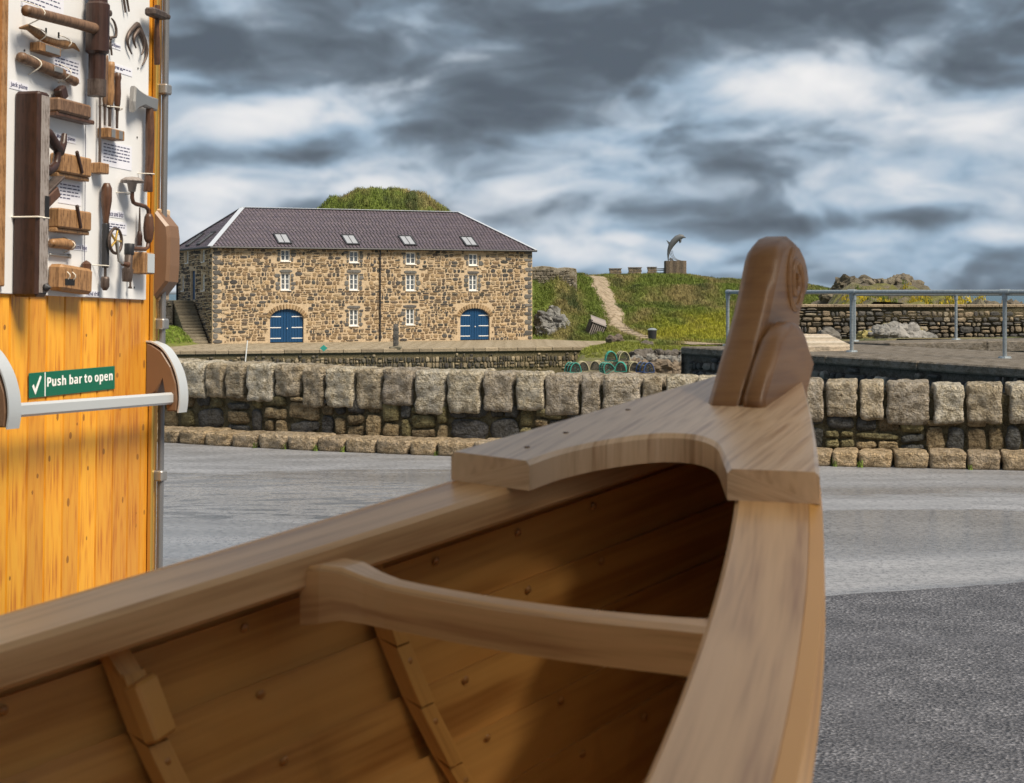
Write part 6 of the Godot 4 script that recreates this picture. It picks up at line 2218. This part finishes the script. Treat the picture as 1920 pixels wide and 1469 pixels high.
func build_boat() -> void:
	var t := thing("rowing_skiff", "varnished brown clinker rowing skiff, its carved bow filling the foreground", "boat", bp(BLEN, 0, sink(BLEN, 7)))
	var base := -t.position
	var put := func(called: String, mb: MB, m: Material, parent: Node = null) -> MeshInstance3D:
		var o := part(called, mb, m, t if parent == null else parent)
		if parent == null:
			o.position = base
		return o
	# planking, both sides, lapped
	for s in [-1.0, 1.0]:
		for k in 7:
			var mb := MB.new()
			mb.smooth = false
			var n := 64
			var prev := []
			var u0 := maxf(stem_u(k), stem_u(k + 1))
			for i in n + 1:
				var u := lerpf(u0, BLEN * 2.0 - u0, i / float(n))
				var a := half(u, k)
				var b := half(u, k + 1)
				var da := sink(u, k)
				var db := sink(u, k + 1)
				var f := Vector2(b - a, -(db - da)).normalized()
				var no := Vector2(-f.y, f.x) * 0.017
				var out := minf(1.0, b / 0.04)
				var lap := f * 0.016
				var ring := [bp(u, s * a, da), bp(u, s * (b + no.x * out + lap.x), db - no.y - lap.y), bp(u, s * (b + 2.0 * no.x * out + lap.x), db - 2.0 * no.y - lap.y), bp(u, s * (a + no.x), da - no.y)]
				if i > 0:
					var x0 := (u - (BLEN * 2.0 - 2.0 * u0) / n) * 1.0
					var k0 := k * 0.37 + (0.2 if s > 0 else 0.0)
					for q in 4:
						var r := (q + 1) % 4
						var o := Vector3(-s * cos(TH), 0.2, -s * -sin(TH)) * (1.0 if q == 0 else -1.0 if q == 2 else 0.0) + Vector3(0, (-1.0 if q == 1 else 1.0 if q == 3 else 0.0), 0)
						var v0 := k0 + (0.1 if q % 3 else 0.0)
						var v1 := k0 + (0.1 if r % 3 else 0.0)
						mb.quad_out(prev[q], prev[r], ring[r], ring[q], o, Vector2(x0, v0), Vector2(x0, v1), Vector2(u, v1), Vector2(u, v0))
				prev = ring
			put.call("strake", mb, M.plank)
	# gunwales
	for s in [-1.0, 1.0]:
		var mb := MB.new()
		var prev := []
		var n := 80
		for i in n + 1:
			var u := lerpf(0.0, BLEN * 2.0, i / float(n))
			var b := half(u, 0) + 0.012
			var a := maxf(b - 0.108, 0.0)
			var y := sheer(u)
			var c := 0.006
			var ring := [bp(u, s * (a + c), y), bp(u, s * (b - c * 2.2), y), bp(u, s * b, y + c * 2.4), bp(u, s * b, y + 0.05), bp(u, s * (b - 0.012), y + 0.056), bp(u, s * (a + c), y + 0.046), bp(u, s * a, y + 0.04), bp(u, s * a, y + c)]
			if i > 0:
				var mid := bp(u, s * (a + b) * 0.5, y + 0.025)
				var u0 := lerpf(0.0, BLEN * 2.0, (i - 1) / float(n))
				for q in 8:
					var r := (q + 1) % 8
					var va: float = [0.01, 0.09, 0.1, 0.15, 0.16, 0.24, 0.25, 0.29][q]
					var vb: float = [0.09, 0.1, 0.15, 0.16, 0.24, 0.25, 0.29, 0.3][q]
					mb.quad_out(prev[q], prev[r], ring[r], ring[q], (ring[q] + ring[r]) * 0.5 - mid, Vector2(u0, va), Vector2(u0, vb), Vector2(u, vb), Vector2(u, va))
			prev = ring
		put.call("gunwale", mb, M.rail)
	# ribs, with a packing block on the one nearest the eye
	for u00 in RIBS:
		for s in [-1.0, 1.0]:
			var mb := MB.new()
			for k in 6:
				var u: float = u00 - 0.012 * k
				var ub: float = u00 - 0.012 * (k + 1)
				var a := Vector2(half(u, k) - 0.002, sink(u, k) + (0.04 if k == 0 else 0.0))
				var b := Vector2(half(ub, k + 1) - 0.002, sink(ub, k + 1))
				var f := (b - a).normalized()
				var nn := Vector2(-absf(f.y), -f.x if f.y > 0 else f.x) * 0.03
				var q := []
				for du in [-0.018, 0.018]:
					q.append_array([bp(u + du, s * a.x, a.y), bp(ub + du, s * b.x, b.y), bp(ub + du, s * (b.x + nn.x), b.y + nn.y), bp(u + du, s * (a.x + nn.x), a.y + nn.y)])
				var inw := bp(u, s * (a.x + nn.x), a.y + nn.y) - bp(u, s * a.x, a.y)
				var fore := bp(0.0, 0, 0) - bp(1.0, 0, 0)
				var u1 := Vector2(k * 0.1, 0)
				mb.quad_out(q[2], q[3], q[7], q[6], inw, u1 + Vector2(0.1, 0), u1, u1 + Vector2(0, 0.04), u1 + Vector2(0.1, 0.04))
				mb.quad_out(q[0], q[1], q[2], q[3], fore, u1, u1 + Vector2(0.1, 0), u1 + Vector2(0.1, 0.03), u1 + Vector2(0, 0.03))
				mb.quad_out(q[4], q[5], q[6], q[7], -fore, u1, u1 + Vector2(0.1, 0), u1 + Vector2(0.1, 0.03), u1 + Vector2(0, 0.03))
			put.call("rib", mb, M.plank)
	var pk := MB.new()
	var pu := 1.34
	var ends := []
	for kk in [[1, 0.1], [1, 0.95]]:
		var uu: float = 1.36 - 0.012 * (kk[0] + kk[1])
		var a := Vector2(half(uu, kk[0]), sink(uu, kk[0]))
		var b := Vector2(half(uu, kk[0] + 1), sink(uu, kk[0] + 1))
		var f := (b - a).normalized()
		var p := a.lerp(b, kk[1]) + Vector2(-absf(f.y), -f.x if f.y > 0 else f.x) * 0.036
		ends.append(bp(uu, -p.x, p.y))
	pk.bar(ends[0], ends[1], 0.04, 0.022, bp(pu, 0.4, 0) - bp(pu, -0.6, 0) + Vector3(0, 0.45, 0), 0.004)
	put.call("packing_block", pk, M.plank)
	# rivets: roves on the ribs and along the laps
	var rv := MB.new()
	rv.smooth = true
	rv.lathe([Vector2(0.0062, 0.0), Vector2(0.0058, 0.002), Vector2(0.0034, 0.0042), Vector2(0.0, 0.005)], 10)
	var rmesh := rv.mesh()
	for k in range(1, 6):
		for q in 14:
			var u := 0.5 + q * 0.165
			var on_rib := false
			for ru in RIBS:
				if absf(u - ru) < 0.08:
					u = ru - 0.012 * (k + 0.3)
					on_rib = true
			if u < stem_u(k) + 0.25:
				continue
			var a := Vector2(half(u, k), sink(u, k))
			var b := Vector2(half(u, k + 1), sink(u, k + 1))
			var f := (b - a).normalized()
			var nn := Vector2(-absf(f.y), -f.x if f.y > 0 else f.x)
			var p := a.lerp(b, 0.16 if not on_rib else 0.3) + nn * (0.0275 if on_rib else 0.0)
			var o := part("rivet", rmesh, M.rivet, t)
			var nw := (bp(u, -(p.x + nn.x), p.y + nn.y) - bp(u, -p.x, p.y)).normalized()
			var sx := nw.cross(Vector3.FORWARD).normalized()
			o.transform = Transform3D(Basis(sx, nw, sx.cross(nw)), bp(u, -p.x, p.y) + base + nw * 0.0005)
	# cross beam between the gunwales
	var beam := MB.new()
	beam.smooth = false
	var prevr := []
	var nb := 20
	for i in nb + 1:
		var a := i / float(nb)
		var v := lerpf(-0.262, 0.292, a)
		var u := 1.12 + 0.14 * a - 0.045 * sin(a * PI)
		var y := 0.328 - 0.004 * a + 0.02 * sin(a * PI) - 0.012 * exp(-pow((a - 0.08) / 0.07, 2.0))
		var hw := 0.021 + 0.012 * exp(-pow((a - 0.05) / 0.09, 2.0)) + 0.006 * exp(-pow((a - 1.0) / 0.05, 2.0))
		var dp := 0.05 + 0.02 * exp(-pow((a - 0.02) / 0.1, 2.0))
		var c := 0.006
		var ring := [bp(u - hw + c, v, y), bp(u + hw - c, v, y), bp(u + hw, v, y + c), bp(u + hw, v, y + dp), bp(u - hw, v, y + dp), bp(u - hw, v, y + c)]
		if i > 0:
			var mid := bp(u, v, y + dp * 0.5)
			for q in 6:
				var r := (q + 1) % 6
				var va: float = [0.0, 0.045, 0.05, 0.1, 0.15, 0.2][q]
				beam.quad_out(prevr[q], prevr[r], ring[r], ring[q], (ring[q] + ring[r]) * 0.5 - mid, Vector2(a * 0.6 - 0.03, va), Vector2(a * 0.6 - 0.03, va + 0.045), Vector2(a * 0.6, va + 0.045), Vector2(a * 0.6, va))
		prevr = ring
	put.call("cross_beam", beam, M.rail)
	# stem, inner and outer, and keel
	var st := MB.new()
	var pr := []
	for i in 17:
		var a := i / 16.0
		var d := lerpf(0.0, 0.62, a)
		var u := 0.24 * pow(d / 0.58, 2.0)
		var y := sheer(u) + d - 0.03
		var ring := [bp(u - 0.06, -0.02, y), bp(u - 0.06, 0.02, y), bp(u + 0.02, 0.035, y), bp(u + 0.1, 0.03, y), bp(u + 0.1, -0.03, y), bp(u + 0.02, -0.035, y)]
		if i > 0:
			var mid := bp(u, 0, y)
			for q in 6:
				var r := (q + 1) % 6
				st.quad_out(pr[q], pr[r], ring[r], ring[q], (ring[q] + ring[r]) * 0.5 - mid, Vector2(a, q * 0.05), Vector2(a, q * 0.05 + 0.05), Vector2(a + 0.06, q * 0.05 + 0.05), Vector2(a + 0.06, q * 0.05))
		pr = ring
	put.call("stem", st, M.plank)
	var ke := MB.new()
	pr = []
	for i in 41:
		var u := lerpf(0.26, BLEN * 2.0 - 0.26, i / 40.0)
		var y := sink(u, 7)
		var ring := [bp(u, -0.03, y - 0.01), bp(u, 0.03, y - 0.01), bp(u, 0.025, y + 0.06), bp(u, -0.025, y + 0.06)]
		if i > 0:
			for q in 4:
				var r := (q + 1) % 4
				ke.quad_out(pr[q], pr[r], ring[r], ring[q], (ring[q] + ring[r]) * 0.5 - bp(u, 0, y + 0.025))
		pr = ring
	put.call("keel", ke, M.plank)
	# breasthook
	var ou := [0.765, 0.62, 0.48, 0.36, 0.24, 0.12, 0.0, 0.12, 0.24, 0.36, 0.5, 0.65, 0.785]
	var inn := [Vector2(0.80, -0.125), Vector2(0.735, -0.112), Vector2(0.685, -0.09), Vector2(0.65, -0.066), Vector2(0.622, -0.04), Vector2(0.604, -0.012), Vector2(0.6, 0.015), Vector2(0.606, 0.042), Vector2(0.626, 0.068), Vector2(0.66, 0.092), Vector2(0.705, 0.112), Vector2(0.75, 0.131), Vector2(0.79, 0.148)]
	var bh := MB.new()
	var th := 0.04
	for sub in 48:
		var cur := []
		for e in [sub / 48.0, (sub + 1) / 48.0]:
			var f: float = e * 12.0
			var i := mini(int(f), 11)
			var q := f - i
			var u := lerpf(ou[i], ou[i + 1], q)
			var sgn := -1.0 if f < 6.0 else 1.0
			var vo := sgn * (half(u, 0) + 0.014)
			var i0: Vector2 = inn[maxi(i - 1, 0)]
			var i3: Vector2 = inn[mini(i + 2, 12)]
			var ip: Vector2 = (inn[i] as Vector2).cubic_interpolate(inn[i + 1], i0, i3, q)
			var c := 0.006
			var od := (Vector2(u, vo) - ip).normalized()
			var o2 := Vector2(u, vo) - od * c
			var i2 := ip + od * c
			cur.append([[Vector2(u, vo), 0.0], [Vector2(u, vo), th - c], [o2, th], [i2, th], [ip, th - c], [ip, 0.0]])
		for q in 5:
			var a0: Vector2 = cur[0][q][0]
			var a1: Vector2 = cur[0][q + 1][0]
			var b0: Vector2 = cur[1][q][0]
			var b1: Vector2 = cur[1][q + 1][0]
			var mid2 := (a0 + b0) * 0.5
			var cen: Vector2 = (cur[0][0][0] + cur[0][5][0]) * 0.5
			var o := Vector3.UP
			if q != 2:
				o = bp(mid2.x, mid2.y, 0) - bp(cen.x, cen.y, 0) + Vector3(0, 0.02, 0)
			bh.quad_out(bp(a0.x, a0.y, sheer(a0.x) - cur[0][q][1]), bp(a1.x, a1.y, sheer(a1.x) - cur[0][q + 1][1]), bp(b1.x, b1.y, sheer(b1.x) - cur[1][q + 1][1]), bp(b0.x, b0.y, sheer(b0.x) - cur[1][q][1]), o, a0 + Vector2(cur[0][q][1], 0), a1 + Vector2(cur[0][q + 1][1], 0), b1 + Vector2(cur[1][q + 1][1], 0), b0 + Vector2(cur[1][q][1], 0))
		for e in [0, 1]:
			if (sub == 0 and e == 0) or (sub == 47 and e == 1):
				var k: Array = cur[e]
				var pts := []
				for q in 6:
					pts.append(bp(k[q][0].x, k[q][0].y, sheer(k[q][0].x) - k[q][1]))
				for q in range(1, 5):
					bh.tri_out(pts[0], pts[q], pts[q + 1], bp(1, 0, 0) - bp(0, 0, 0), Vector2(0, 0), Vector2(0.1, 0), Vector2(0.1, 0.02))
	put.call("breasthook", bh, M.breasthook)
	# bungs in the breasthook and rail
	for q in [[0.62, -0.15], [0.45, -0.12], [0.72, -0.165]]:
		var bm := MB.new()
		bm.lathe([Vector2(0.0045, -0.002), Vector2(0.004, 0.0012), Vector2(0.0, 0.0014)], 12, Transform3D(Basis(), bp(q[0], q[1], sheer(q[0]) - th)))
		put.call("bung", bm, M.carved_dark)
	# the carved stem head: profile in (aft, down), cut from a plank standing fore and aft
	var prof := PackedVector2Array([Vector2(0.415, 0.19), Vector2(0.405, 0.168), Vector2(0.364, 0.124), Vector2(0.322, 0.08), Vector2(0.273, 0.027), Vector2(0.235, -0.024), Vector2(0.215, -0.056), Vector2(0.196, -0.074), Vector2(0.168, -0.087), Vector2(0.126, -0.093), Vector2(0.085, -0.085), Vector2(0.05, -0.066), Vector2(0.03, -0.045), Vector2(0.02, -0.02), Vector2(0.034, 0.006), Vector2(0.06, 0.022), Vector2(0.077, 0.04), Vector2(0.08, 0.061), Vector2(0.067, 0.092), Vector2(0.05, 0.129), Vector2(0.03, 0.165), Vector2(0.03, 0.19)])
	var bu := bp(1, 0, 0) - bp(0, 0, 0)
	var bv := bp(0, 1, 0) - bp(0, 0, 0)
	var xf := Transform3D(Basis(bu, Vector3.DOWN, bv), bp(0, 0, 0))
	var sh := MB.new()
	sh.smooth = true
	sh.slab(prof, -0.012, 0.048, 0.013, xf)
	var head := put.call("stem_head", sh, M.carved) as MeshInstance3D
	var spm := MB.new()
	spm.smooth = true
	var spts := []
	for k in 49:
		var a := k / 48.0
		var r := lerpf(0.056, 0.008, a)
		var an := -1.2 + a * TAU * 1.9
		spts.append(xf * Vector3(0.112 + cos(an) * r * 0.92, -0.018 + sin(an) * r, 0.0475))
	spm.tube(spts, 0.0065, 8, true, Vector2(1, 1))
	var sp := part("scroll", spm, M.carved, head)
	var _s := sp
	var ch := MB.new()
	ch.smooth = true
	ch.slab(PackedVector2Array([Vector2(0.205, 0.05), Vector2(0.245, 0.047), Vector2(0.285, 0.054), Vector2(0.32, 0.072), Vector2(0.365, 0.112), Vector2(0.41, 0.158), Vector2(0.41, 0.185), Vector2(0.165, 0.168), Vector2(0.12, 0.118), Vector2(0.15, 0.09), Vector2(0.175, 0.066)]), 0.047, 0.083, 0.009, xf)
	put.call("cheek_scroll", ch, M.carved)
